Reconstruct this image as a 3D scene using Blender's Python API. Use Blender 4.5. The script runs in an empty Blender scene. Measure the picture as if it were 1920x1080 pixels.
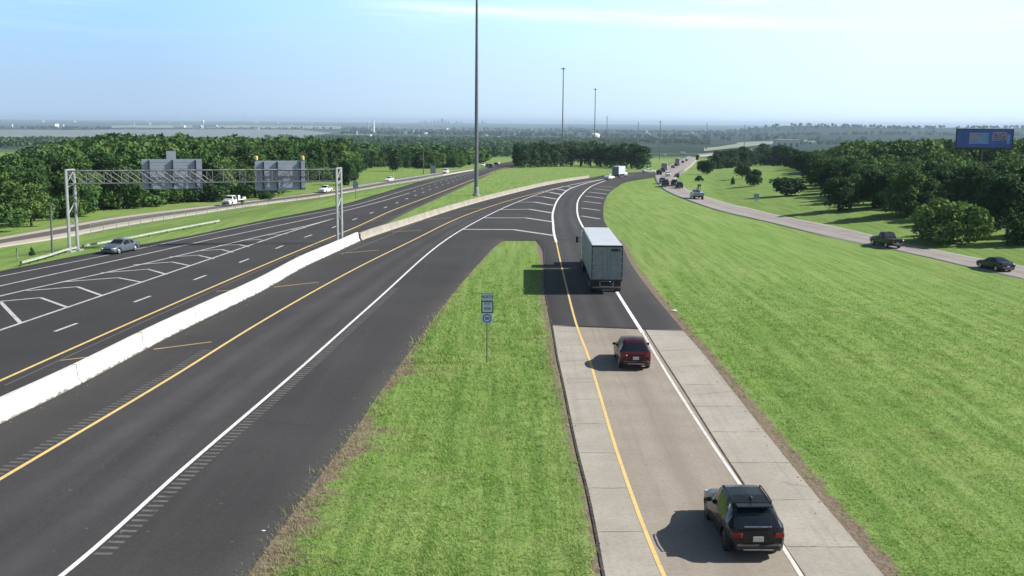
import bpy, math, random
import numpy as np
from mathutils import Vector, Matrix

random.seed(7)
RNG = np.random.default_rng(11)
SC = bpy.context.scene
COL = SC.collection
R = math.radians
PI = math.pi

# ------------------------------------------------------------------ camera and terrain
F, CX, CY, HORY, ROLL = 2057.0, 960.0, 540.0, 230.0, 0.008
CAMZ = 14.0
TH = math.atan((CY - HORY) / F)
rho = math.atan(ROLL)
_f = np.array([0, math.cos(TH), -math.sin(TH)])
_r0 = np.array([1.0, 0, 0])
_u0 = np.array([0, math.sin(TH), math.cos(TH)])
_r = _r0 * math.cos(rho) + _u0 * math.sin(rho)
_u = _u0 * math.cos(rho) - _r0 * math.sin(rho)
CAM = np.array([0, 0, CAMZ])


def sm(t):
    t = np.clip(t, 0, 1)
    return t * t * (3 - 2 * t)


_ky = [-400, 160, 200, 250, 300, 400, 520, 700, 830, 1000, 1300, 2000, 3000, 6000, 12000, 26000, 40000]
_kz = [0, 0, -.35, -1, -1.8, -3.8, -6.5, -10.5, -13, -17, -24, -31, -38, -44, -44, -4, 0]
_ty = np.arange(-400, 40000, 5.0)
_tz = np.interp(_ty, _ky, _kz)
_k = np.hanning(17)
_k /= _k.sum()
_tz = np.convolve(np.pad(_tz, 8, mode='edge'), _k, 'valid')


def H(x, y):
    x = np.asarray(x, float)
    y = np.asarray(y, float)
    z = np.interp(y, _ty, _tz)
    xl = np.interp(y, [0, 101, 151, 262, 400, 545, 1000], [-62, -48, -35.5, -23.5, -11, 0, 30])
    z = z - 2.4 * sm((xl - 3 - x) / 20) * (1 - sm((y - 220) / 260))
    # right hand side: shallow fall to the frontage road, then a grassy bank
    z = z - 1.3 * sm((x - 18) / 26) * (1 - sm((y - 240) / 120))
    xr = np.interp(y, [0, 106, 166, 206, 267, 400, 520, 900], [62, 51, 40.5, 37, 42, 66, 92, 170])
    z = z + np.minimum(4.2, 4.2 * (1 - np.exp(-np.maximum(0, x - xr - 6) * .028))) * sm((y - 60) / 60) * (1 - sm((y - 330) / 350))
    # far country
    fa = sm((y - 1600) / 1500)
    z = z + fa * (3.2 * np.sin(x * .0016 + y * .0011) + 2.4 * np.sin(x * .0031 - y * .0023 + 1.3) + 1.6 * np.sin(y * .0047 + x * .0006))
    z = z + 48 * sm((x - 1150) / 500) * np.exp(-((y - 6500) / 1100) ** 2)
    z = z + 10 * np.exp(-((x - 1800) / 300) ** 2) * np.exp(-((y - 6500) / 700) ** 2)
    z = z + 26 * sm((x - 500) / 900) * np.exp(-((y - 4200) / 500) ** 2) * .55
    return z


def ray(px, py):
    d = _r * (px - CX) / F + _u * (CY - py) / F + _f
    return d


def at(px, py):
    d = ray(px, py)
    ts = np.geomspace(15, 30000, 900)
    P = CAM[None] + d[None] * ts[:, None]
    below = P[:, 2] < H(P[:, 0], P[:, 1])
    i = int(np.argmax(below))
    if not below.any():
        p = P[-1]
        return np.array([p[0], p[1], float(H(p[0], p[1]))])
    a, b = ts[max(i - 1, 0)], ts[i]
    for _ in range(30):
        m = (a + b) / 2
        p = CAM + d * m
        if p[2] < H(p[0], p[1]):
            b = m
        else:
            a = m
    p = CAM + d * b
    return np.array([p[0], p[1], float(H(p[0], p[1]))])


def at_h(px, py, h):
    d = ray(px, py)
    t = (h - CAMZ) / d[2]
    return CAM + d * t


def proj(x, y, z):
    v = np.stack([np.asarray(x, float), np.asarray(y, float), np.asarray(z, float) - CAMZ], -1)
    zc = v @ _f
    zc = np.where(zc < 1e-3, 1e-3, zc)
    return CX + F * (v @ _r) / zc, CY - F * (v @ _u) / zc, zc


def pts(l):
    return np.array([at(a, b) for a, b in l])


# ------------------------------------------------------------------ materials
def newmat(name):
    m = bpy.data.materials.new(name)
    m.use_nodes = True
    nt = m.node_tree
    b = nt.nodes['Principled BSDF']
    return m, nt, b


def N(nt, t, **kw):
    n = nt.nodes.new(t)
    for k, v in kw.items():
        if k.startswith('i_'):
            n.inputs[k[2:].replace('_', ' ')].default_value = v
        else:
            setattr(n, k, v)
    return n


def L(nt, a, b):
    nt.links.new(a, b)


def mixc(nt, fac, a, b, blend='MIX'):
    n = nt.nodes.new('ShaderNodeMix')
    n.data_type = 'RGBA'
    n.blend_type = blend
    for sock, v in ((n.inputs[0], fac), (n.inputs[6], a), (n.inputs[7], b)):
        if hasattr(v, 'is_linked') or hasattr(v, 'links'):
            nt.links.new(v, sock)
        elif isinstance(v, (int, float)):
            sock.default_value = v
        else:
            sock.default_value = (*v, 1) if len(v) == 3 else v
    return n.outputs[2]


def mapr(nt, v, a, b, c=0.0, d=1.0):
    n = nt.nodes.new('ShaderNodeMapRange')
    n.interpolation_type = 'SMOOTHSTEP'
    nt.links.new(v, n.inputs[0])
    n.inputs[1].default_value = a
    n.inputs[2].default_value = b
    n.inputs[3].default_value = c
    n.inputs[4].default_value = d
    return n.outputs[0]


def noise(nt, vec, scale, detail=3, rough=.55, mapping=None):
    if mapping:
        mp = nt.nodes.new('ShaderNodeMapping')
        mp.inputs['Rotation'].default_value = (0, 0, mapping[0])
        mp.inputs['Scale'].default_value = mapping[1]
        nt.links.new(vec, mp.inputs[0])
        vec = mp.outputs[0]
    n = nt.nodes.new('ShaderNodeTexNoise')
    n.inputs['Scale'].default_value = scale
    n.inputs['Detail'].default_value = detail
    n.inputs['Roughness'].default_value = rough
    nt.links.new(vec, n.inputs['Vector'])
    return n.outputs['Fac']


def mathn(nt, op, a, b=0.0):
    n = nt.nodes.new('ShaderNodeMath')
    n.operation = op
    for i, v in enumerate((a, b)):
        if hasattr(v, 'links'):
            nt.links.new(v, n.inputs[i])
        else:
            n.inputs[i].default_value = v
    return n.outputs[0]


def pos(nt):
    return nt.nodes.new('ShaderNodeNewGeometry').outputs['Position']


def objc(nt):
    return nt.nodes.new('ShaderNodeTexCoord').outputs['Object']


def simple(name, col, rough=.6, metal=0.0, var=.15, scale=3.0, spec=.4, coat=0.0):
    m, nt, b = newmat(name)
    o = objc(nt)
    n = noise(nt, o, scale, 4)
    lo = tuple(c * (1 - var) for c in col)
    hi = tuple(min(1, c * (1 + var)) for c in col)
    L(nt, mixc(nt, mapr(nt, n, .3, .7), lo, hi), b.inputs['Base Color'])
    b.inputs['Roughness'].default_value = rough
    b.inputs['Metallic'].default_value = metal
    b.inputs['Specular IOR Level'].default_value = spec
    b.inputs['Coat Weight'].default_value = coat
    b.inputs['Coat Roughness'].default_value = .05
    return m


M = {}


def make_materials():
    # ---- asphalt
    def asphalt(name, base, lane, dust, tracks=False):
        m, nt, b = newmat(name)
        p = pos(nt)
        big = noise(nt, p, .12, 4)
        fine = noise(nt, p, 9, 3, .7)
        c = mixc(nt, mapr(nt, big, .3, .7), base, lane)
        if tracks:
            uv = nt.nodes.new('ShaderNodeTexCoord').outputs['UV']
            su = nt.nodes.new('ShaderNodeSeparateXYZ')
            L(nt, uv, su.inputs[0])
            w0 = mathn(nt, 'ABSOLUTE', mathn(nt, 'SUBTRACT', mathn(nt, 'ABSOLUTE', mathn(nt, 'SUBTRACT', su.outputs[0], .5)), .23))
            wob = mapr(nt, noise(nt, p, .25, 4, .65), .3, .7, .35, 1)
            c = mixc(nt, mathn(nt, 'MULTIPLY', mapr(nt, w0, .02, .13, .75, 0), wob), c, tuple(x * 1.25 for x in dust))
            w1 = mathn(nt, 'ABSOLUTE', mathn(nt, 'SUBTRACT', su.outputs[0], .5))
            c = mixc(nt, mathn(nt, 'MULTIPLY', mapr(nt, w1, .01, .09, .6, 0), wob), c, tuple(x * .62 for x in base))
        streak = noise(nt, p, 1.0, 3, .5, mapping=(R(-12), (1.1, .02, 1)))
        c = mixc(nt, mapr(nt, streak, .48, .75, 0, .45), c, dust)
        c = mixc(nt, mapr(nt, fine, .35, .75, 0, .35), c, tuple(x * 1.5 for x in dust))
        patch = noise(nt, p, .035, 3, .6)
        c = mixc(nt, mapr(nt, patch, .35, .65, 0, .35), c, tuple(x * .72 for x in base))
        spk = noise(nt, p, 2.3, 1, .5)
        c = mixc(nt, mapr(nt, spk, .76, .80, 0, .5), c, (.2, .19, .18))
        L(nt, c, b.inputs['Base Color'])
        b.inputs['Roughness'].default_value = .85
        b.inputs['Specular IOR Level'].default_value = .25
        bp = nt.nodes.new('ShaderNodeBump')
        bp.inputs['Strength'].default_value = .25
        bp.inputs['Distance'].default_value = .02
        L(nt, fine, bp.inputs['Height'])
        L(nt, bp.outputs[0], b.inputs['Normal'])
        return m
    M['asphalt'] = asphalt('asphalt', (.039, .0378, .0385), (.051, .0495, .0505), (.061, .0595, .0605))
    M['asphalt_ramp'] = asphalt('asphalt_ramp', (.043, .0415, .0435), (.056, .0538, .0565), (.067, .0645, .0675), True)
    M['rumble'] = simple('rumble_dust', (.115, .112, .109), .9, var=.3, scale=2)
    M['shoulder_dust'] = simple('shoulder_dust', (.066, .06, .052), .95, var=.4, scale=1.5)

    # ---- concrete
    def concrete(name, a, bcol, joint, wear=None, heavy=False):
        m, nt, b = newmat(name)
        p = pos(nt)
        big = noise(nt, p, .35, 5, .6)
        fine = noise(nt, p, 6, 4, .7)
        c = mixc(nt, mapr(nt, big, .3, .7), a, bcol)
        c = mixc(nt, mapr(nt, fine, .42, .75, 0, .45), c, tuple(x * .62 for x in a))
        drag = noise(nt, p, 1.0, 4, .6, mapping=(0, (2.6, .06, 1)))
        c = mixc(nt, mapr(nt, drag, .48, .72, 0, .30), c, tuple(x * .66 for x in a))
        uv = nt.nodes.new('ShaderNodeTexCoord').outputs['UV']
        sep = nt.nodes.new('ShaderNodeSeparateXYZ')
        L(nt, uv, sep.inputs[0])
        if wear:
            # two worn wheel tracks and an oil strip between them, along the lane
            w1 = mathn(nt, 'ABSOLUTE', mathn(nt, 'SUBTRACT', sep.outputs[0], .52))
            trk = mapr(nt, w1, .0, .2, 1, 0)
            trk = mathn(nt, 'MULTIPLY', trk, mapr(nt, noise(nt, p, .5, 4, .6, mapping=(0, (1.5, .25, 1))), .25, .7, .35, 1))
            if heavy:
                c = mixc(nt, mapr(nt, mathn(nt, 'ABSOLUTE', mathn(nt, 'SUBTRACT', sep.outputs[0], .48)), .16, .24, .95, 0), c, wear)
            else:
                c = mixc(nt, mathn(nt, 'MULTIPLY', trk, .55), c, wear)
        if joint:
            vv = mathn(nt, 'FRACT', mathn(nt, 'DIVIDE', sep.outputs[1], joint))
            wob = mathn(nt, 'MULTIPLY', noise(nt, p, .55, 4, .7), .06)
            vv = mathn(nt, 'ABSOLUTE', mathn(nt, 'SUBTRACT', mathn(nt, 'ADD', vv, wob), .5))
            jl = mapr(nt, vv, .006, .012, 1, 0)
            jl = mathn(nt, 'MULTIPLY', jl, mapr(nt, noise(nt, p, .9, 3), .35, .6, .15, .8))
            c = mixc(nt, jl, c, tuple(x * .3 for x in a))
        L(nt, c, b.inputs['Base Color'])
        b.inputs['Roughness'].default_value = .9
        b.inputs['Specular IOR Level'].default_value = .2
        return m
    M['conc_lane'] = concrete('concrete_lane', (.285, .248, .205), (.335, .296, .25), 0, (.205, .174, .143))
    M['conc_shoulder'] = concrete('concrete_shoulder', (.335, .308, .265), (.405, .375, .33), 4.6)
    M['conc_road'] = concrete('concrete_road', (.29, .268, .252), (.34, .318, .30), 0, (.20, .182, .172))
    M['conc_service'] = concrete('concrete_service', (.42, .385, .33), (.48, .44, .385), 0, (.10, .088, .082), True)
    M['joint'] = simple('crack_sealant', (.05, .045, .04), .95, var=.5, scale=4)

    # ---- paint
    def paint(name, col, worn):
        m, nt, b = newmat(name)
        p = pos(nt)
        n = noise(nt, p, 5, 4, .7)
        n2 = noise(nt, p, .6, 2)
        f = mathn(nt, 'MAXIMUM', mathn(nt, 'MULTIPLY', mapr(nt, n, .42, .66), mapr(nt, n2, .3, .65)), mapr(nt, noise(nt, p, 1.7, 4, .75), .56, .72, 0, .7))
        L(nt, mixc(nt, mathn(nt, 'MULTIPLY', f, .8), col, worn), b.inputs['Base Color'])
        b.inputs['Roughness'].default_value = .7
        return m
    M['white_paint'] = paint('white_road_paint', (.80, .80, .80), (.35, .34, .34))
    M['white_old'] = paint('white_worn_paint', (.52, .51, .51), (.17, .165, .165))
    M['white_worn'] = paint('white_scuffed_paint', (.70, .68, .64), (.34, .31, .28))
    M['white_dim'] = paint('white_hatch_paint', (.50, .49, .49), (.22, .215, .215))
    M['yellow_paint'] = paint('yellow_road_paint', (.74, .52, .20), (.42, .32, .17))
    M['yellow_old'] = paint('yellow_worn_paint', (.46, .33, .13), (.2, .16, .1))
    M['grey_line'] = paint('old_ground_line', (.12, .115, .115), (.07, .068, .07))

    # ---- barrier concrete
    def barrier(name, a, bcol):
        m, nt, b = newmat(name)
        p = pos(nt)
        n = noise(nt, p, .6, 5, .65)
        c = mixc(nt, mapr(nt, n, .35, .7), a, bcol)
        sep = nt.nodes.new('ShaderNodeSeparateXYZ')
        L(nt, p, sep.inputs[0])
        st = noise(nt, p, 1.2, 4, .7, mapping=(0, (1, 1, .25)))
        c = mixc(nt, mapr(nt, st, .55, .75, 0, .35), c, tuple(x * .55 for x in a))
        grime = mathn(nt, 'ADD', sep.outputs[2], mathn(nt, 'MULTIPLY', noise(nt, p, 2.2, 5, .75), -.62))
        if name == 'barrier_white':
            c = mixc(nt, mapr(nt, grime, -.26, -.12, .85, 0), c, (.10, .085, .07))
        L(nt, c, b.inputs['Base Color'])
        b.inputs['Roughness'].default_value = .85
        b.inputs['Specular IOR Level'].default_value = .2
        return m
    M['barrier_white'] = barrier('barrier_white', (.56, .56, .55), (.68, .68, .67))
    M['barrier_shaded'] = barrier('barrier_shaded', (.29, .27, .23), (.37, .345, .30))  # same concrete turned from the sun, its shade put into a darker tan

    # ---- ground
    m, nt, b = newmat('grass_ground')
    p = pos(nt)
    sep = nt.nodes.new('ShaderNodeSeparateXYZ')
    L(nt, p, sep.inputs[0])
    f1 = noise(nt, p, 3.2, 4, .7)
    f2 = noise(nt, p, .05, 4, .6)
    f3 = noise(nt, p, 1.0, 4, .62, mapping=(R(4), (1.5, .07, 1)))
    f4 = noise(nt, p, .32, 4, .65)
    c = mixc(nt, mapr(nt, f2, .3, .7), (.178, .276, .070), (.225, .308, .098))
    c = mixc(nt, mapr(nt, f3, .40, .64, 0, .75), c, (.110, .210, .042))
    dry = noise(nt, p, .11, 5, .7)
    c = mixc(nt, mapr(nt, dry, .54, .76, 0, .7), c, (.27, .275, .12))
    c = mixc(nt, mapr(nt, f4, .5, .75, 0, .5), c, (.225, .29, .11))
    c = mixc(nt, mapr(nt, f1, .45, .75, 0, .45), c, (.085, .155, .036))
    at_ = nt.nodes.new('ShaderNodeAttribute')
    at_.attribute_name = 'dirt'
    dn = noise(nt, p, .8, 4, .7)
    dirtf = mapr(nt, mathn(nt, 'ADD', at_.outputs['Fac'], mathn(nt, 'SUBTRACT', dn, .5)), .38, .62)
    dcol = mixc(nt, mapr(nt, noise(nt, p, 5, 4, .7), .3, .7), (.145, .112, .080), (.25, .205, .155))
    c = mixc(nt, dirtf, c, dcol)
    # far country: woods, pasture, dry fields, roofs
    g1 = noise(nt, p, 1.0, 5, .6, mapping=(R(20), (.0011, .0028, 1)))
    g1 = mathn(nt, 'SUBTRACT', g1, mapr(nt, sep.outputs[0], 150, 700, 0, .13))
    g2 = noise(nt, p, 1.0, 4, .6, mapping=(R(-30), (.0022, .0050, 1)))
    g3 = noise(nt, p, 1.0, 4, .75, mapping=(0, (.02, .03, 1)))
    fc = mixc(nt, mapr(nt, g1, .50, .58), (.018, .040, .026), (.085, .13, .07))
    fc = mixc(nt, mapr(nt, g2, .64, .70), fc, (.15, .15, .125))
    fc = mixc(nt, mapr(nt, g3, .68, .74, 0, .7), fc, (.30, .30, .30))
    fc = mixc(nt, mapr(nt, g3, .3, .55, .6, 0), fc, (.028, .048, .024))
    c = mixc(nt, mapr(nt, sep.outputs[1], 800, 1500), c, fc)
    L(nt, c, b.inputs['Base Color'])
    b.inputs['Roughness'].default_value = 1
    b.inputs['Specular IOR Level'].default_value = .1
    bp = nt.nodes.new('ShaderNodeBump')
    bp.inputs['Strength'].default_value = .7
    bp.inputs['Distance'].default_value = .12
    hh = mathn(nt, 'ADD', f1, mathn(nt, 'MULTIPLY', f3, .9))
    L(nt, hh, bp.inputs['Height'])
    L(nt, bp.outputs[0], b.inputs['Normal'])
    M['ground'] = m

    # ---- grass blades
    m, nt, b = newmat('grass_blades')
    p = pos(nt)
    f2 = noise(nt, p, .05, 4, .6)
    f1 = noise(nt, p, 2.6, 3, .7)
    f4 = noise(nt, p, .32, 4, .65)
    f3 = noise(nt, p, 1.0, 4, .62, mapping=(R(4), (1.5, .07, 1)))
    c = mixc(nt, mapr(nt, f2, .3, .7), (.262, .425, .092), (.335, .475, .135))
    c = mixc(nt, mapr(nt, f3, .40, .64, 0, .7), c, (.150, .305, .050))
    dry = noise(nt, p, .11, 5, .7)
    c = mixc(nt, mapr(nt, dry, .54, .76, 0, .6), c, (.40, .42, .18))
    c = mixc(nt, mapr(nt, f4, .5, .75, 0, .5), c, (.36, .46, .15))
    c = mixc(nt, mapr(nt, f1, .45, .8, 0, .5), c, (.13, .27, .045))
    at_ = nt.nodes.new('ShaderNodeAttribute')
    at_.attribute_name = 'dry'
    c = mixc(nt, at_.outputs['Fac'], c, (.34, .285, .185))
    L(nt, c, b.inputs['Base Color'])
    b.inputs['Roughness'].default_value = .7
    b.inputs['Specular IOR Level'].default_value = .15
    tr = nt.nodes.new('ShaderNodeBsdfTranslucent')
    L(nt, c, tr.inputs['Color'])
    mx = nt.nodes.new('ShaderNodeMixShader')
    mx.inputs[0].default_value = .35
    L(nt, b.outputs[0], mx.inputs[1])
    L(nt, tr.outputs[0], mx.inputs[2])
    L(nt, mx.outputs[0], nt.nodes['Material Output'].inputs[0])
    M['blades'] = m

    # ---- foliage
    def leaf(name, a, bcol, cc):
        m, nt, b = newmat(name)
        p = pos(nt)
        n1 = noise(nt, p, .085, 2)
        n2 = noise(nt, p, .9, 3, .7)
        c = mixc(nt, mapr(nt, n1, .32, .68), a, bcol)
        c = mixc(nt, mapr(nt, n2, .45, .75, 0, .7), c, cc)
        L(nt, c, b.inputs['Base Color'])
        b.inputs['Roughness'].default_value = .75
        b.inputs['Specular IOR Level'].default_value = .1
        tr = nt.nodes.new('ShaderNodeBsdfTranslucent')
        L(nt, c, tr.inputs['Color'])
        mx = nt.nodes.new('ShaderNodeMixShader')
        mx.inputs[0].default_value = .18
        L(nt, b.outputs[0], mx.inputs[1])
        L(nt, tr.outputs[0], mx.inputs[2])
        L(nt, mx.outputs[0], nt.nodes['Material Output'].inputs[0])
        return m
    M['leaf'] = leaf('leaf_green', (.040, .098, .030), (.092, .165, .045), (.13, .198, .058))
    M['leaf_light'] = leaf('leaf_light', (.095, .175, .042), (.13, .215, .058), (.17, .24, .08))
    M['leaf_dark'] = leaf('leaf_dark', (.030, .070, .026), (.048, .098, .034), (.068, .118, .042))
    M['bark'] = simple('bark', (.07, .055, .042), .95, var=.4, scale=4)

    # ---- metals and the rest
    M['galv'] = simple('galvanised_steel', (.16, .17, .175), .5, .3, .12, 1.5)
    M['galv_white'] = simple('weathered_white_steel', (.29, .31, .31), .5, .1, .12, 2)
    M['sign_back'] = simple('aluminium_sheet', (.34, .38, .45), .55, .25, .08, .6)
    M['rail_pale'] = simple('pale_rail', (.36, .40, .36), .6, .1, .15, 1)
    M['dark_metal'] = simple('dark_metal', (.035, .036, .038), .55, .3, .2, 2)
    M['lamp_orange'] = simple('amber_lens', (.78, .52, .22), .3, 0, .1, 2)
    M['wood_post'] = simple('wood_post', (.16, .12, .09), .95, 0, .3, 3)
    M['fence_wire'] = simple('fence_wire', (.33, .36, .36), .5, .4, .1, 2)
    M['rubber'] = simple('rubber', (.018, .018, .019), .85, 0, .2, 4)
    M['rim'] = simple('wheel_rim', (.45, .46, .47), .3, .7, .1, 4)
    M['rim_dark'] = simple('dark_rim', (.06, .06, .065), .35, .6, .1, 4)
    m, nt, b = newmat('car_glass')
    b.inputs['Base Color'].default_value = (.010, .014, .020, 1)
    b.inputs['Roughness'].default_value = .04
    b.inputs['Specular IOR Level'].default_value = .6
    M['glass'] = m
    M['plastic'] = simple('black_plastic', (.022, .022, .024), .6, 0, .15, 4)
    M['plate'] = simple('licence_plate', (.45, .46, .46), .5, 0, .05, 8)
    M['taillight'] = simple('taillight_red', (.17, .008, .01), .15, 0, .15, 5)
    M['headlight'] = simple('headlight_clear', (.75, .76, .78), .1, .2, .1, 5)
    M['chrome'] = simple('chrome', (.75, .75, .76), .12, 1, .05, 3)
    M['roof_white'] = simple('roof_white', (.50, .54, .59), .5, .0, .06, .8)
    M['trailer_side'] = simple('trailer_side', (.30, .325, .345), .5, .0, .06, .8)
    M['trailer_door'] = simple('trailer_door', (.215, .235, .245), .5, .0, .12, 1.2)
    M['bld_white'] = simple('white_cladding', (.78, .78, .76), .7, 0, .06, .02)
    M['bld_grey'] = simple('grey_cladding', (.42, .42, .43), .7, 0, .08, .02)
    M['bld_tan'] = simple('tan_cladding', (.52, .48, .40), .8, 0, .08, .02)
    M['bld_dark'] = simple('dark_openings', (.06, .06, .065), .7, 0, .08, .02)
    M['bld_roof'] = simple('pale_roof', (.62, .60, .58), .7, 0, .06, .02)
    M['bld_blue'] = simple('glass_tower', (.20, .24, .30), .4, .0, .1, .02)
    M['sign_shaded_white'] = simple('sign_shaded_white', (.55, .62, .74), .45, 0, .04, 3)  # white plates, with the blue of their shade put into the colour
    M['sign_black'] = simple('sign_black', (.018, .018, .022), .5, 0, .1, 3)
    M['sign_blue'] = simple('sign_blue', (.03, .06, .20), .5, 0, .1, 3)
    M['board_blue'] = simple('billboard_blue', (.045, .10, .36), .5, 0, .2, .25)
    M['board_light'] = simple('billboard_light_blue', (.16, .30, .55), .5, 0, .2, .4)
    M['board_pink'] = simple('billboard_pink', (.36, .26, .36), .5, 0, .15, .6)
    M['gravel'] = simple('gravel_stone', (.26, .23, .19), .95, var=.4, scale=6)
    M['litter'] = simple('white_litter', (.75, .74, .70), .7, 0, .1, 6)


def carpaint(name, col, metal=.2, rough=.28):
    k = 'paint_' + name
    if k in M:
        return M[k]
    m, nt, b = newmat(k)
    o = objc(nt)
    n = noise(nt, o, 2.2, 4, .6)
    dirt = mapr(nt, n, .45, .8, 0, .22)
    L(nt, mixc(nt, dirt, col, tuple(.7 * c + (.03 if sum(col) > .1 else .006) for c in col)), b.inputs['Base Color'])
    L(nt, mapr(nt, n, .3, .8, rough, rough + .15), b.inputs['Roughness'])
    b.inputs['Metallic'].default_value = metal
    b.inputs['Coat Weight'].default_value = .6 if sum(col) > .1 else .2
    b.inputs['Specular IOR Level'].default_value = .5 if sum(col) > .1 else .3
    b.inputs['Coat Roughness'].default_value = .06
    M[k] = m
    return m


make_materials()


# ------------------------------------------------------------------ mesh helpers
def link(o, parent=None):
    COL.objects.link(o)
    if parent is not None:
        o.parent = parent
    return o


def mesh_np(name, V, Fa, mat, parent=None, smooth=False, attrs=None, uv=None):
    V = np.asarray(V, np.float32)
    Fa = np.asarray(Fa, np.int32)
    k = Fa.shape[1]
    me = bpy.data.meshes.new(name)
    me.vertices.add(len(V))
    me.vertices.foreach_set('co', V.ravel())
    me.loops.add(Fa.size)
    me.loops.foreach_set('vertex_index', Fa.ravel())
    me.polygons.add(len(Fa))
    me.polygons.foreach_set('loop_start', np.arange(0, Fa.size, k, dtype=np.int32))
    me.polygons.foreach_set('loop_total', np.full(len(Fa), k, np.int32))
    if smooth:
        me.polygons.foreach_set('use_smooth', np.ones(len(Fa), bool))
    if uv is not None:
        ul = me.uv_layers.new(name='UVMap')
        ul.data.foreach_set('uv', np.asarray(uv, np.float32)[Fa.ravel()].ravel())
    me.update(calc_edges=True)
    me.validate()
    for n, a in (attrs or {}).items():
        t = me.attributes.new(n, 'FLOAT', 'POINT')
        t.data.foreach_set('value', np.ascontiguousarray(a, dtype=np.float32))
    me.materials.append(mat)
    o = bpy.data.objects.new(name, me)
    return link(o, parent)


class MB:
    def __init__(s):
        s.v = []
        s.f = []

    def add(s, V, Fs):
        n = len(s.v)
        s.v += [tuple(map(float, p)) for p in V]
        s.f += [tuple(n + i for i in f) for f in Fs]

    def box(s, c, d, rz=0.0, bev=0.0, rx=0.0):
        x, y, z = [k / 2 for k in d]
        if bev > 0:
            b = min(bev, x * .9, y * .9, z * .9)
            V = []
            for sx in (-1, 1):
                for sy in (-1, 1):
                    for sz in (-1, 1):
                        V += [(sx * (x - b), sy * (y - b), sz * z), (sx * (x - b), sy * y, sz * (z - b)), (sx * x, sy * (y - b), sz * (z - b))]
            idx = lambda sx, sy, sz, k: ((sx > 0) * 4 + (sy > 0) * 2 + (sz > 0)) * 3 + k
            Fs = []
            for sz in (-1, 1):
                Fs.append([idx(-1, -1, sz, 0), idx(1, -1, sz, 0), idx(1, 1, sz, 0), idx(-1, 1, sz, 0)][::sz])
            for sy in (-1, 1):
                Fs.append([idx(-1, sy, -1, 1), idx(1, sy, -1, 1), idx(1, sy, 1, 1), idx(-1, sy, 1, 1)][::-sy])
            for sx in (-1, 1):
                Fs.append([idx(sx, -1, -1, 2), idx(sx, 1, -1, 2), idx(sx, 1, 1, 2), idx(sx, -1, 1, 2)][::sx])
            for sx in (-1, 1):
                for sy in (-1, 1):
                    for sz in (-1, 1):
                        t = [idx(sx, sy, sz, 0), idx(sx, sy, sz, 1), idx(sx, sy, sz, 2)]
                        Fs.append(t[::-1] if sx * sy * sz > 0 else t)
            for a in (-1, 1):
                for c2 in (-1, 1):
                    Fs.append([idx(-1, a, c2, 0), idx(1, a, c2, 0), idx(1, a, c2, 1), idx(-1, a, c2, 1)])
                    Fs.append([idx(a, -1, c2, 0), idx(a, 1, c2, 0), idx(a, 1, c2, 2), idx(a, -1, c2, 2)])
                    Fs.append([idx(a, c2, -1, 1), idx(a, c2, 1, 1), idx(a, c2, 1, 2), idx(a, c2, -1, 2)])
        else:
            V = [(sx * x, sy * y, sz * z) for sx in (-1, 1) for sy in (-1, 1) for sz in (-1, 1)]
            Fs = [(0, 1, 3, 2), (4, 6, 7, 5), (0, 4, 5, 1), (2, 3, 7, 6), (0, 2, 6, 4), (1, 5, 7, 3)]
        V = np.array(V)
        if rx:
            ca, sa = math.cos(rx), math.sin(rx)
            V = np.stack([V[:, 0], V[:, 1] * ca - V[:, 2] * sa, V[:, 1] * sa + V[:, 2] * ca], 1)
        if rz:
            ca, sa = math.cos(rz), math.sin(rz)
            V = np.stack([V[:, 0] * ca - V[:, 1] * sa, V[:, 0] * sa + V[:, 1] * ca, V[:, 2]], 1)
        s.add(V + np.array(c), Fs)
        return s

    def tube(s, a, b, r, r2=None, n=8, cap=True):
        a, b = np.array(a, float), np.array(b, float)
        r2 = r if r2 is None else r2
        d = b - a
        d /= max(np.linalg.norm(d), 1e-9)
        t = np.array([0, 0, 1.0]) if abs(d[2]) < .9 else np.array([1.0, 0, 0])
        u = np.cross(d, t)
        u /= np.linalg.norm(u)
        w = np.cross(d, u)
        V = []
        for c, rr in ((a, r), (b, r2)):
            for i in range(n):
                an = 2 * PI * i / n
                V.append(c + rr * (math.cos(an) * u + math.sin(an) * w))
        Fs = [(i, (i + 1) % n, n + (i + 1) % n, n + i) for i in range(n)]
        if cap:
            Fs += [tuple(range(n - 1, -1, -1)), tuple(range(n, 2 * n))]
        s.add(V, Fs)
        return s

    def lathe(s, prof, c=(0, 0, 0), n=16, axis='z'):
        V = []
        for r, z in prof:
            for i in range(n):
                an = 2 * PI * i / n
                p = (r * math.cos(an), r * math.sin(an), z)
                if axis == 'x':
                    p = (p[2], p[0], p[1])
                V.append((p[0] + c[0], p[1] + c[1], p[2] + c[2]))
        Fs = []
        for k in range(len(prof) - 1):
            for i in range(n):
                j = (i + 1) % n
                Fs.append((k * n + i, k * n + j, (k + 1) * n + j, (k + 1) * n + i))
        Fs += [tuple(range(n - 1, -1, -1)), tuple((len(prof) - 1) * n + i for i in range(n))]
        s.add(V, Fs)
        return s

    def quad(s, V):
        s.add(V, [tuple(range(len(V)))])
        return s

    def build(s, name, mat, parent=None, smooth=False):
        me = bpy.data.meshes.new(name)
        me.from_pydata(s.v, [], s.f)
        me.materials.append(mat)
        me.update()
        if smooth:
            me.polygons.foreach_set('use_smooth', np.ones(len(me.polygons), bool))
            try:
                me.set_sharp_from_angle(angle=R(40))
            except Exception:
                pass
        o = bpy.data.objects.new(name, me)
        return link(o, parent)


def tag(o, label=None, cat=None, group=None, kind=None):
    if label:
        o['label'] = label
    if cat:
        o['category'] = cat
    if group:
        o['group'] = group
    if kind:
        o['kind'] = kind
    return o


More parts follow.
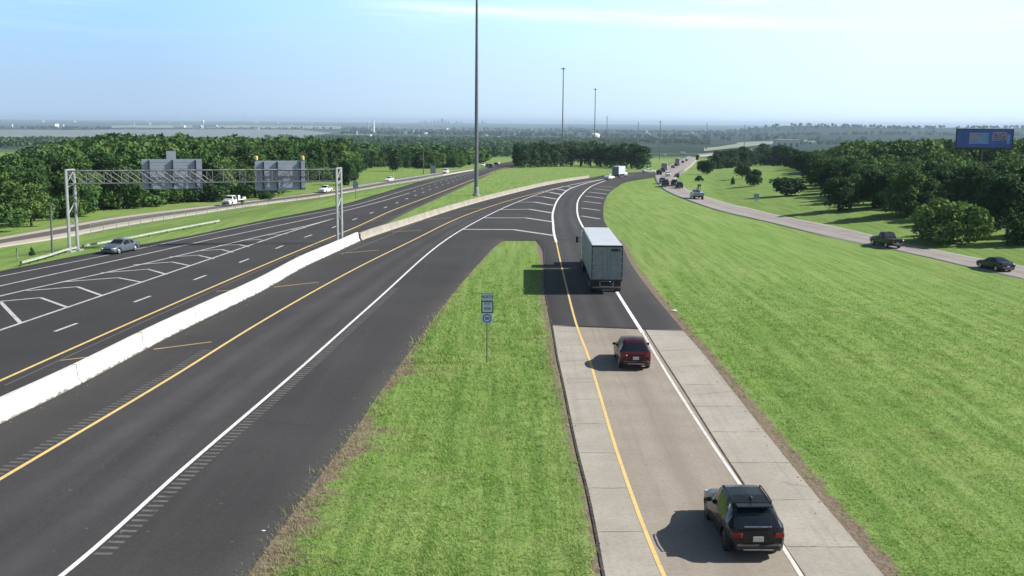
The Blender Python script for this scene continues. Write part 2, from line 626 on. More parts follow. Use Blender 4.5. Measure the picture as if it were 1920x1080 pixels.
def thing(name, label, cat, loc=(0, 0, 0), rz=0.0, group=None):
    o = bpy.data.objects.new(name, None)
    o.empty_display_size = .3
    COL.objects.link(o)
    o.location = tuple(float(k) for k in loc)
    o.rotation_euler = (0, 0, rz)
    return tag(o, label, cat, group)


def text_mesh(name, body, size, mat, parent, loc, rot=(R(90), 0, 0), sx=1.0):
    cu = bpy.data.curves.new(name, 'FONT')
    cu.body = body
    cu.size = size
    cu.align_x = 'CENTER'
    cu.align_y = 'CENTER'
    cu.extrude = .004
    cu.offset = 0
    ob = bpy.data.objects.new(name + '_source', cu)
    COL.objects.link(ob)
    dg = bpy.context.evaluated_depsgraph_get()
    me = bpy.data.meshes.new_from_object(ob.evaluated_get(dg))
    bpy.data.objects.remove(ob)
    bpy.data.curves.remove(cu)
    me.name = name
    me.materials.clear()
    me.materials.append(mat)
    o = bpy.data.objects.new(name, me)
    link(o, parent)
    o.location = loc
    o.rotation_euler = rot
    o.scale = (sx, 1, 1)
    return o


# ------------------------------------------------------------------ ribbons on the ground
def off(y):
    return .03 + .0006 * np.maximum(0, np.asarray(y) - 100)


def resample(P, n):
    P = np.asarray(P, float)
    d = np.r_[0, np.cumsum(np.linalg.norm(np.diff(P[:, :2], axis=0), axis=1))]
    t = np.linspace(0, d[-1], n)
    return np.stack([np.interp(t, d, P[:, k]) for k in range(P.shape[1])], 1)


def smooth_line(P, n=12):
    """Catmull-Rom through world points"""
    P = np.asarray(P, float)[:, :2]
    if len(P) < 3:
        return P
    Q = np.vstack([2 * P[0] - P[1], P, 2 * P[-1] - P[-2]])
    out = []
    for i in range(1, len(Q) - 2):
        p0, p1, p2, p3 = Q[i - 1], Q[i], Q[i + 1], Q[i + 2]
        # centripetal-ish tangents scaled by segment length
        d01, d12, d23 = [max(np.linalg.norm(b - a), 1e-6) for a, b in ((p0, p1), (p1, p2), (p2, p3))]
        m1 = d12 * ((p2 - p1) / d12 * d01 + (p1 - p0) / d01 * d12) / (d01 + d12)
        m2 = d12 * ((p3 - p2) / d23 * d12 + (p2 - p1) / d12 * d23) / (d12 + d23)
        for k in range(n):
            t = k / n
            h = ((2 * t ** 3 - 3 * t ** 2 + 1) * p1 + (t ** 3 - 2 * t ** 2 + t) * m1 + (-2 * t ** 3 + 3 * t ** 2) * p2 + (t ** 3 - t ** 2) * m2)
            out.append(h)
    out.append(P[-1])
    return np.array(out)


def sheet(name, left, right, mat, sub=10, across=10, dz=0.0, parent=None, smooth=True, world=False):
    """surface between two edges given as matching pixel (or world) points"""
    A = np.asarray(left, float)[:, :2] if world else pts(left)[:, :2]
    B = np.asarray(right, float)[:, :2] if world else pts(right)[:, :2]
    if smooth:
        A, B = smooth_line(A, sub), smooth_line(B, sub)
    n = len(A)
    t = np.linspace(0, 1, across + 1)
    P = A[:, None, :] * (1 - t)[None, :, None] + B[:, None, :] * t[None, :, None]
    z = H(P[..., 0], P[..., 1]) + off(P[..., 1]) + dz
    if parent is None and mat is not M.get('field_grey') and mat is not M.get('field_pale'):
        # graded edges run down into the ground so that no gap shows under the paving
        w = (B - A) / np.maximum(np.linalg.norm(B - A, axis=1), 1e-6)[:, None] * .3
        P = np.concatenate([(A - w)[:, None], P, (B + w)[:, None]], 1)
        zs = [H(P[:, k, 0], P[:, k, 1]) - .12 for k in (0, -1)]
        z = np.concatenate([zs[0][:, None], z, zs[1][:, None]], 1)
        t = np.r_[0, t, 1]
        across += 2
    V = np.concatenate([P, z[..., None]], -1).reshape(-1, 3)
    mid = (A + B) / 2
    vv = np.r_[0, np.cumsum(np.linalg.norm(np.diff(mid, axis=0), axis=1))]
    uv = np.stack(np.broadcast_arrays(t[None, :], vv[:, None]), -1).reshape(-1, 2)
    k = across + 1
    i, j = np.meshgrid(np.arange(n - 1), np.arange(across), indexing='ij')
    a = (i * k + j).ravel()
    Fa = np.stack([a, a + 1, a + k + 1, a + k], 1)
    return mesh_np(name, V, Fa, mat, parent, uv=uv)


def stripe_geo(P, w, dz=.008):
    """thin painted line along world polyline P -> V, F"""
    P = np.asarray(P, float)[:, :2]
    d = np.gradient(P, axis=0)
    d /= np.maximum(np.linalg.norm(d, axis=1), 1e-9)[:, None]
    nrm = np.stack([-d[:, 1], d[:, 0]], 1)
    A, B = P + nrm * w / 2, P - nrm * w / 2
    P2 = np.stack([A, B], 1)
    z = H(P2[..., 0], P2[..., 1]) + off(P2[..., 1]) + dz + .0001 * np.maximum(0, P2[..., 1] - 60)
    V = np.concatenate([P2, z[..., None]], -1).reshape(-1, 3)
    a = np.arange(len(P) - 1) * 2
    return V, np.stack([a, a + 1, a + 3, a + 2], 1)


def merge(parts):
    Vs, Fs, n = [], [], 0
    for V, Fa in parts:
        Vs.append(V)
        Fs.append(Fa + n)
        n += len(V)
    return np.vstack(Vs), np.vstack(Fs)


def lines(name, polys, w, mat, parent, dz=.008, smooth=True, world=False):
    gs = []
    for pl in polys:
        P = np.asarray(pl, float)[:, :2] if world else pts(pl)[:, :2]
        P = smooth_line(P, 10) if smooth else resample(P, max(2, int(np.linalg.norm(P[-1] - P[0]) / 3) + len(P)))
        gs.append(stripe_geo(P, w, dz))
    V, Fa = merge(gs)
    return mesh_np(name, V, Fa, mat, parent)


def bent(name, polys, w, mat, parent, dz=.010):
    """polylines with real corners"""
    gs = []
    for pl in polys:
        P = pts(pl)[:, :2]
        for a, b in zip(P[:-1], P[1:]):
            e = (b - a) / max(np.linalg.norm(b - a), 1e-6) * w * .3
            gs.append(stripe_geo(resample(np.array([a - e * 0, b + e]), 6), w, dz))
    V, Fa = merge(gs)
    return mesh_np(name, V, Fa, mat, parent)


def cut(P, a, b):
    """part of a world polyline between arclengths"""
    P = np.asarray(P, float)[:, :2]
    d = np.r_[0, np.cumsum(np.linalg.norm(np.diff(P, axis=0), axis=1))]
    t = np.linspace(a, b, 4)
    return np.stack([np.interp(t, d, P[:, k]) for k in (0, 1)], 1)


# ------------------------------------------------------------------ road layout (traced in the photograph, laid on the terrain)
BARRIER = [(-420, 1013), (0, 797), (110, 743), (310, 637), (417, 584), (480, 553), (580, 497), (630, 474), (676, 452.5)]
GREYBAR = [(678, 451.5), (692, 445.5), (755, 425), (830, 400), (890, 382), (960, 363.5), (1035, 346), (1105, 334.5)]
ML_L = [(-420, 593), (0, 509), (170, 475), (322, 449), (480, 416.5), (560, 401), (630, 387), (705, 366), (780, 343.5), (840, 330), (890, 320), (925, 311), (940, 307), (966, 303)]
ML_R = [(-420, 1013), (0, 797), (310, 637), (480, 553), (580, 497), (672, 453), (694, 438), (755, 403), (817, 374), (880, 345), (912, 330), (936, 319), (955, 315), (975, 311.5)]
CR_R = [(380, 1205), (467, 1073), (600, 890), (667, 803), (700, 753), (780, 642), (855, 542), (906, 484), (926, 463), (948, 448)]
RP_L = [(1004, 449.5), (1016, 466), (1020, 495), (1022, 550), (1034, 610)]
RP_R = [(1160, 450), (1168, 466), (1182, 495), (1222, 550), (1280, 620)]
CN_L = [(1034, 610), (1045, 675), (1055, 720), (1083, 853), (1100, 920), (1117, 1003), (1130, 1075), (1147, 1160)]
CN_Y = [(1083, 613), (1104, 670), (1119, 720), (1158, 853), (1181, 920), (1211, 1003), (1242, 1075), (1280, 1160)]
CN_J = [(1208, 618), (1247, 680), (1273, 720), (1357, 853), (1401, 920), (1455, 1003), (1503, 1075), (1560, 1160)]
CN_R = [(1280, 620), (1325, 672), (1363, 720), (1468, 853), (1522, 920), (1592, 1003), (1652, 1075), (1725, 1160)]
FR_L = [(2060, 560), (1920, 524), (1830, 504), (1690, 472), (1580, 450), (1440, 417), (1350, 396), (1290, 376), (1245, 356), (1229, 336), (1235, 319), (1256, 308), (1276, 300), (1289, 294)]
FR_R = [(2060, 532), (1920, 500), (1815, 481), (1692, 455), (1630, 440), (1440, 400), (1385, 387), (1325, 370), (1285, 354), (1268, 338), (1281, 324), (1294, 314), (1304, 304), (1310, 297)]
SR_U = [(-220, 482), (0, 445), (100, 427), (225, 406), (375, 388), (480, 375.5), (595, 361), (680, 346), (755, 334), (805, 327), (850, 320.5), (882, 316.5)]
SR_D = [(-220, 503), (0, 464), (100, 449), (225, 425), (375, 401), (480, 385), (595, 370), (690, 354), (762, 342), (812, 332.5), (855, 325), (888, 319.5)]


def build_roads():
    hw = sheet('highway_road', ML_L, ML_R, M['asphalt'], 8, 14)
    tag(hw, kind='structure')
    W1 = [(-420, 604), (0, 519), (170, 485.5), (347, 449), (480, 421), (635, 392.5), (742, 363), (800, 346), (850, 332.5), (893, 321.5), (930, 311.5)]
    W2 = [(-420, 632), (0, 537), (300, 471), (395, 450), (480, 432.5), (635, 399), (710, 380), (768, 363)]
    W3 = [(-420, 679), (0, 556), (195, 512.5), (325, 482.5), (480, 446), (580, 423), (627, 410.5)]
    W4 = [(-420, 760), (0, 620), (125, 577.5), (265, 530), (395, 486), (500, 450), (562, 430), (627, 410.5)]
    Y1 = [(-420, 904), (0, 715), (240, 608), (480, 504), (615, 448), (655, 432), (730, 398), (805, 369.5), (880, 340.5), (905, 331), (930, 321), (950, 315)]
    lines('edge_line', [W1], .2, M['white_dim'], hw)
    lines('lane_line', [W2], .26, M['white_old'], hw)
    lines('gore_line', [W3, W4], .26, M['white_old'], hw)
    lines('yellow_line', [Y1], .22, M['yellow_paint'], hw)
    lines('shoulder_line', [[(p[0] + 9 * max(.15, 1 - max(p[0], 0) / 900), p[1] + 9 * max(.15, 1 - max(p[0], 0) / 900)) for p in Y1[1:8]]], .12, M['grey_line'], hw)
    ch = [[(-60, 594), (0, 566), (38, 606)], [(0, 566), (76, 559), (126, 577)], [(50, 546), (145, 538.5), (191, 555)],
          [(115, 529.5), (221, 521.5), (266, 530)], [(190, 512.5), (277, 505.5), (312, 515)], [(250, 497.5), (322, 492), (357, 499)],
          [(318, 482.5), (372, 479.5), (400, 486)], [(368, 471.5), (415, 468.5), (436, 474)], [(410, 461), (448, 459.5), (466, 463.5)],
          [(452, 451.5), (482, 450), (498, 452)], [(500, 441.5), (524, 440.5), (538, 439.5)], [(545, 431.5), (562, 430), (572, 427.5)]]
    bent('chevron', ch, .30, M['white_old'], hw)
    # broken lane line: 3 m dashes every 12.2 m, along the traced lane line
    D1 = smooth_line(pts([(-420, 808), (102.5, 622.5), (257.5, 565), (367.5, 524), (450, 492.5), (512.5, 468.7), (562, 449), (605, 434.5), (669, 410.5), (716, 392.5), (760, 375), (800, 359), (850, 341), (895, 325), (930, 315)]), 10)
    d = np.r_[0, np.cumsum(np.linalg.norm(np.diff(D1, axis=0), axis=1))]
    s0 = d[np.argmin(np.linalg.norm(D1 - at(102.5, 622.5)[:2], axis=1))]
    ds = [cut(D1, s, s + 3.05) for s in np.arange(s0 - 12.2 * int(s0 / 12.2), d[-1] - 4, 12.2)]
    D2 = smooth_line(pts([(768, 363), (800, 352), (840, 339), (880, 326.5), (915, 316.5)]), 10)
    d2 = np.linalg.norm(np.diff(D2, axis=0), axis=1).sum()
    ds += [cut(D2, s, s + 3.05) for s in np.arange(6, d2 - 4, 12.2)]
    lines('lane_dash', ds, .26, M['white_old'], hw, smooth=False, world=True)
    lines('shoulder_bar', [[(112, 677), (178, 669)], [(405, 547), (436, 544.5)], [(555, 481), (582, 479.5)], [(694, 415.5), (725, 414.5)]], .2, M['yellow_old'], hw, smooth=False)

    cl = [(-420, 1013), (0, 797), (150, 722), (310, 637), (417, 584), (480, 553), (580, 497), (630, 473), (660, 460), (690, 447)]
    cr = sheet('connector_road', cl, CR_R, M['asphalt'], 8, 12)
    tag(cr, kind='structure')
    ml = [(684, 449.5), (755, 425), (830, 400), (890, 382), (960, 363.5), (1035, 346), (1105, 334.5), (1150, 327), (1205, 323)]
    mr = [(1163, 453), (1135, 420), (1131, 397), (1135, 375), (1155, 353), (1186, 339), (1224, 333), (1234, 330.5), (1242, 327.5)]
    mz = sheet('pavement', ml, mr, M['asphalt'], 10, 16, dz=-.003, parent=cr)
    M_l = M['asphalt_ramp']
    YC = [(-420, 1150), (0, 900), (303, 720), (480, 610), (660, 508), (777, 450), (855, 412), (960, 375.5), (1060, 350.5), (1135, 337), (1190, 328.5)]
    WC = [(60, 1125), (123, 1075), (330, 892), (530, 720), (690, 578), (837, 450), (905, 410), (960, 384), (1035, 357), (1085, 345), (1130, 337.5)]
    lines('yellow_line', [YC], .2, M['yellow_paint'], cr)
    lines('white_line', [WC], .19, M['white_paint'], cr)
    lines('shoulder_bar', [[(288, 656), (396, 642)], [(513, 539), (597, 530)], [(640, 476), (711, 469.5)], [(735, 436), (791, 432.5)], [(805, 412.5), (847, 409)], [(870, 393.5), (905, 391)]], .2, M['yellow_old'], cr, smooth=False)
    lines('old_line', [[(640, 478), (720, 446), (795, 413), (870, 388)]], .16, M['grey_line'], cr)
    sheet('travel_lane', [(-420, 1155), (0, 905), (303, 724), (480, 613), (660, 511), (777, 452), (855, 414), (960, 377)], [(100, 1092), (123, 1075), (420, 815), (530, 720), (690, 578), (837, 450), (905, 410), (960, 384)], M_l, 8, 6, dz=.004, parent=cr)
    sheet('travel_lane', [(1043, 449), (1036, 405), (1045, 377), (1067, 356), (1100, 344.5)], [(1107, 449), (1085, 408), (1084, 377), (1093, 365), (1112, 349)], M_l, 8, 5, dz=.004, parent=cr)
    gore = [[(868, 431), (962, 431.5), (1038, 442.5)], [(908, 409.5), (985, 409.5), (1036, 417)], [(938, 394), (992, 393.3), (1036, 400.5)], [(972, 380), (1002, 380), (1037, 386)],
            [(995, 369), (1017, 369.8), (1043, 374.5)], [(1016, 361), (1032, 361.8), (1052, 366)], [(1034, 355), (1048, 356), (1062, 358.8)], [(1052, 350.5), (1064, 351.2), (1076, 353)]]
    bent('gore_bar', gore, .75, M['white_dim'], cr)
    lines('paving_seam', [[(60, 960), (360, 775), (520, 670), (700, 545), (830, 458)], [(250, 1075), (560, 800), (700, 668), (790, 580), (890, 475)]], .06, M['joint'], cr, dz=.006)
    lines('paving_seam', [[(0, 655), (130, 610), (300, 549), (480, 484), (640, 426)], [(0, 590), (150, 549), (330, 500), (480, 456)]], .06, M['joint'], hw, dz=.006)
    rc = np.random.default_rng(9)

    def crack(a, b, amp, w, parent):
        P = resample(pts([a, b])[:, :2], 40)
        d = P[-1] - P[0]
        nr = np.array([-d[1], d[0]]) / np.linalg.norm(d)
        wob = np.cumsum(rc.normal(size=40)) * amp
        wob -= np.linspace(wob[0], wob[-1], 40)
        lines('crack', [P + nr[None] * wob[:, None]], w, M['joint'], parent, dz=.0075, smooth=False, world=True)
    for a, b in (((380, 700), (520, 610)), ((700, 640), (780, 560)), ((210, 880), (330, 940)), ((480, 790), (600, 800))):
        crack(a, b, .05, .035, cr)
    # dusty inner shoulder at the foot of the barrier, rumble strips
    cw = pts(cl)[:, :2]
    dl = smooth_line(cw, 8)
    gs = []
    for poly, side, y0, y1 in ((WC, 1, 34.0, 92.0), (YC, -1, 40.0, 66.0)):
        P = smooth_line(pts(poly), 14)
        dd = np.r_[0, np.cumsum(np.linalg.norm(np.diff(P, axis=0), axis=1))]
        for s in np.arange(0, dd[-1] - 1, .5):
            q = np.array([np.interp(s, dd, P[:, 0]), np.interp(s, dd, P[:, 1])])
            if not (y0 < q[1] < y1):
                continue
            q2 = np.array([np.interp(s + .3, dd, P[:, 0]), np.interp(s + .3, dd, P[:, 1])])
            t = (q2 - q) / np.linalg.norm(q2 - q)
            nr = np.array([t[1], -t[0]]) * side
            a = q + nr * .2
            b = q + nr * .78
            gs.append(stripe_geo(np.array([a, b]), .2, .006))
    V, Fa = merge(gs)
    mesh_np('rumble_strip', V, Fa, M['rumble'], cr)

    asph_lane = M['asphalt_ramp']
    rp = sheet('ramp_road', RP_L, RP_R, M['asphalt'], 8, 8)
    tag(rp, kind='structure')
    sheet('travel_lane', [(1043, 452), (1053, 500), (1065, 550), (1082, 611)], [(1108, 452), (1133, 500), (1159, 550), (1199, 615)], asph_lane, 8, 5, dz=.004, parent=rp)
    sheet('left_shoulder', CN_L, CN_Y, M['conc_shoulder'], 8, 4, parent=rp)
    sheet('concrete_lane', CN_Y, CN_J, M['conc_lane'], 8, 6, parent=rp)
    sheet('right_shoulder', CN_J, CN_R, M['conc_shoulder'], 8, 4, parent=rp)
    lines('joint_crack', [[(p[0] + .5, p[1]) for p in CN_J]], .09, M['joint'], rp, dz=.004)
    for a, b in (((1075, 720), (1118, 716)), ((1300, 742), (1372, 735)), ((1465, 905), (1512, 914))):
        crack(a, b, .015, .018, rp)
    lines('edge_crack', [[(1021, 452), (1021, 495), (1023, 550), (1035, 610), (1046, 675), (1056, 720), (1084, 853), (1101, 920), (1118, 1003), (1131, 1075), (1148, 1160)]], .10, M['joint'], rp, dz=.005)
    bent('end_joint', [[(1032, 611.5), (1283, 621.5)]], .16, M['joint'], rp, dz=.005)
    WL = [(1043, 455), (1039, 440), (1037, 420), (1036, 405), (1039, 391), (1045, 377), (1055, 365), (1067, 356), (1100, 344.5), (1135, 336.5)]
    lines('white_gore_line', [WL], .3, M['white_paint'], cr)
    YR = [(1043, 455), (1053, 500), (1065, 550), (1085, 622), (1104, 672), (1119, 722), (1159, 855), (1182, 922), (1212, 1003), (1242, 1075), (1280, 1160)]
    lines('yellow_line', [YR], .15, M['yellow_paint'], rp)
    WR1 = [(1135, 340), (1110, 350), (1092, 365), (1084, 377), (1082, 390), (1085, 410), (1096, 432), (1115, 465), (1152, 540), (1205, 625)]
    WR2 = [(1205, 625), (1262, 720), (1345, 848), (1386, 908), (1450, 1000), (1497, 1073), (1550, 1160)]
    lines('white_line', [WR1], .26, M['white_paint'], rp)
    lines('worn_white_line', [WR2], .15, M['white_worn'], rp)
    sh = [[(1090, 406), (1125, 411.5)], [(1090, 391), (1125, 395.5)], [(1093, 378.5), (1127, 382.5)], [(1097, 368.5), (1132, 373)], [(1104, 361), (1139, 365.5)], [(1113, 355), (1145, 358.8)], [(1123, 350), (1152, 352.5)]]
    lines('shoulder_hatch', sh, .6, M['white_dim'], rp, smooth=False)

    fr = sheet('frontage_road', FR_L, FR_R, M['conc_road'], 8, 10, dz=.012)
    tag(fr, kind='structure')
    sr = sheet('service_road', SR_U, SR_D, M['conc_service'], 8, 8)
    tag(sr, kind='structure')
    far = sheet('far_road', [(1308, 290.5), (1340, 287), (1380, 283), (1420, 280)], [(1312, 294), (1345, 291), (1388, 286), (1425, 282.5)], M['conc_road'], 6, 4, dz=.3)
    tag(far, kind='structure')


# ------------------------------------------------------------------ ground
def dist_poly(X, Y, P):
    best = np.full(X.shape, 1e9)
    for a, b in zip(P[:-1], P[1:]):
        ab = b[:2] - a[:2]
        t = np.clip(((X - a[0]) * ab[0] + (Y - a[1]) * ab[1]) / max(ab @ ab, 1e-9), 0, 1)
        d = np.hypot(X - a[0] - t * ab[0], Y - a[1] - t * ab[1])
        best = np.minimum(best, d)
    return best


E_CR = pts(CR_R)
E_RL = pts(RP_L + CN_L)
E_RR = pts(RP_R + CN_R)
E_FL = pts(FR_L[:9])
E_MR = pts([(1160, 450), (1135, 420), (1131, 397), (1135, 375), (1155, 353), (1186, 339), (1224, 333)])
E_ML = pts(ML_L[:10])
E_CL = pts([(-420, 1013), (0, 797), (310, 637), (480, 553), (580, 497), (690, 447)])


def xat(E, y):
    o = np.argsort(E[:, 1])
    return np.interp(y, E[o, 1], E[o, 0])


def axis_nonuni(a, b, fine, lo, hi, g):
    l = list(np.arange(a, b + 1e-6, fine))
    s, x = fine, b
    while x < hi:
        s *= g
        x += s
        l.append(x)
    s, x = fine, a
    pre = []
    while x > lo:
        s *= g
        x -= s
        pre.append(x)
    return np.array(pre[::-1] + l)


def build_ground():
    xs = axis_nonuni(-34, 70, .7, -17000, 17000, 1.075)
    ys = axis_nonuni(30, 135, .7, -60, 27000, 1.035)
    X, Y = np.meshgrid(xs, ys)
    Z = H(X, Y)
    dirt = np.zeros_like(X)
    near = (Y < 240) & (np.abs(X) < 120)
    x, y = X[near], Y[near]
    dd = .9 * np.exp(-(dist_poly(x, y, E_RR) / .75) ** 3)
    dd = np.maximum(dd, .85 * np.exp(-(dist_poly(x, y, E_RL) / .5) ** 3))
    wid = (.4 + 1.1 * (1 - sm((y - 38) / 12)) + 1.5 * np.exp(-((y - 47.5) / 2.6) ** 2) + .9 * np.exp(-((y - 61) / 3.5) ** 2)) * (1 + .25 * np.sin(y * 2.1))
    dd = np.maximum(dd, .70 * np.exp(-(dist_poly(x, y, E_CR) / (wid * 1.1)) ** 2))
    dd = np.maximum(dd, .5 * np.exp(-(dist_poly(x, y, E_MR) / .7) ** 2))
    dd = np.maximum(dd, .5 * np.exp(-(dist_poly(x, y, E_FL) / .6) ** 2))
    # bare patch in the grass island
    pc = at(700, 838)
    dd = np.maximum(dd, .42 * np.exp(-(((x - pc[0]) / 1.6) ** 2 + ((y - pc[1]) / 2.2) ** 2)))
    dirt[near] = dd
    V = np.stack([X, Y, Z], -1).reshape(-1, 3)
    k = len(xs)
    i, j = np.meshgrid(np.arange(len(ys) - 1), np.arange(k - 1), indexing='ij')
    a = (i * k + j).ravel()
    Fa = np.stack([a, a + 1, a + k + 1, a + k], 1)
    g = mesh_np('ground', V, Fa, M['ground'], smooth=True, attrs={'dirt': dirt.ravel()})
    tag(g, kind='structure')


def build_grass():
    """short uneven roadside grass: one object of blades on the island and the near field"""
    rng = np.random.default_rng(5)
    cx, cy = [], []
    # candidates
    n = 90000
    yy = 30 + 112 * rng.random(n) ** 1.9
    xx = -14 + 66 * rng.random(n)
    ycr, yrl, yrr, yfl = xat(E_CR, yy), xat(E_RL, yy), xat(E_RR, yy), xat(E_FL, yy)
    tip = 131.5
    rag = .22 * np.sin(yy * 1.9) + .16 * np.sin(yy * 4.7 + 1) + .12 * np.sin(yy * 9.1 + 2)
    isl = (xx > ycr - .02 + rag * .5) & (xx < yrl - .35 + rag * .8) & (yy < tip + 4 * rag)
    xfr = np.where(yy > 100, xat(E_FL, yy), 60)
    fld = (xx > yrr + .68 + rag * 1.5) & (xx < xfr - .5)
    px, py, zc = proj(xx, yy, H(xx, yy))
    ok = (isl | fld) & (px > -60) & (px < 1990) & (py < 1110) & (rng.random(n) > sm((yy - 62) / 75))
    xx, yy = xx[ok], yy[ok]
    m = len(xx)
    print('grass clumps', m)
    nb = 7
    bx = np.repeat(xx, nb) + rng.normal(0, .22, m * nb)
    by = np.repeat(yy, nb) + rng.normal(0, .22, m * nb)
    weed = np.repeat(rng.random(m) < .012, nb)
    lod = np.clip(by / 45, .8, 2.2)
    h = rng.uniform(.05, .15, m * nb) * (.75 + .25 * lod) * np.where(bx > 5, .8 + .10 * np.sin(bx * 2.1 + .8 * np.sin(by * .11)) + .09 * np.sin(bx * 3.7 + 1.3 * np.sin(by * .07 + 1)) + .10 * np.sin(bx * .83 + by * .05), 1.15 + .3 * np.sin(bx * 1.3 + by * .4) * np.sin(by * .31))
    h = h * (1 - .6 * sm((by - 62) / 50)) * np.where(weed, 2.4, 1)
    w = rng.uniform(.012, .03, m * nb) * lod
    an = rng.random(m * nb) * 2 * PI
    lean = rng.normal(0, .55, (m * nb, 2)) * h[:, None] + np.array([-.25, -.05]) * h[:, None]
    z = H(bx, by) - .01
    c, s = np.cos(an) * w, np.sin(an) * w
    V = np.empty((m * nb, 3, 3), np.float32)
    V[:, 0] = np.stack([bx - c, by - s, z], 1)
    V[:, 1] = np.stack([bx + c, by + s, z], 1)
    V[:, 2] = np.stack([bx + lean[:, 0], by + lean[:, 1], z + h], 1)
    d1 = dist_poly(bx, by, E_CR)
    d2 = np.minimum(dist_poly(bx, by, E_RL), dist_poly(bx, by, E_RR))
    wid = (.4 + 1.1 * (1 - sm((by - 38) / 12)) + 1.5 * np.exp(-((by - 47.5) / 2.6) ** 2) + .9 * np.exp(-((by - 61) / 3.5) ** 2)) * (1 + .35 * np.sin(by * 2.1) + .2 * np.sin(by * 5.3))
    dry = np.clip(1.2 * np.exp(-(d1 / (wid * 1.15)) ** 2) + .8 * np.exp(-(d2 / .7) ** 2) + rng.normal(0, .15, m * nb), 0, 1) * (rng.random(m * nb) < .85)
    dry = np.maximum(dry, (rng.random(m * nb) < .09) * .8)
    Fa = np.arange(m * nb * 3).reshape(-1, 3)
    g = mesh_np('grass', V.reshape(-1, 3), Fa, M['blades'], attrs={'dry': np.repeat(dry, 3)})
    tag(g, 'short green roadside grass with dry edges beside the ramp', 'grass', kind='stuff')


# ------------------------------------------------------------------ barriers, rails, fences
def extrude_profile(P, prof, cap=True, dz=0.0, seg=None):
    """profile (offset across, height) swept along world polyline"""
    P = np.asarray(P, float)[:, :2]
    d = np.gradient(P, axis=0)
    d /= np.linalg.norm(d, axis=1)[:, None]
    nr = np.stack([d[:, 1], -d[:, 0]], 1)
    zb = H(P[:, 0], P[:, 1]) + dz
    pr = np.array(prof)
    k = len(pr)
    V = np.empty((len(P), k, 3))
    V[:, :, :2] = P[:, None, :] + nr[:, None, :] * pr[None, :, 0, None]
    V[:, :, 2] = zb[:, None] + pr[None, :, 1]
    mb = MB()
    Fs = []
    for i in range(len(P) - 1):
        for j in range(k):
            j2 = (j + 1) % k
            Fs.append((i * k + j, i * k + j2, (i + 1) * k + j2, (i + 1) * k + j))
    Fs += [tuple(range(k)), tuple((len(P) - 1) * k + j for j in range(k - 1, -1, -1))]
    mb.add(V.reshape(-1, 3), Fs)
    return mb


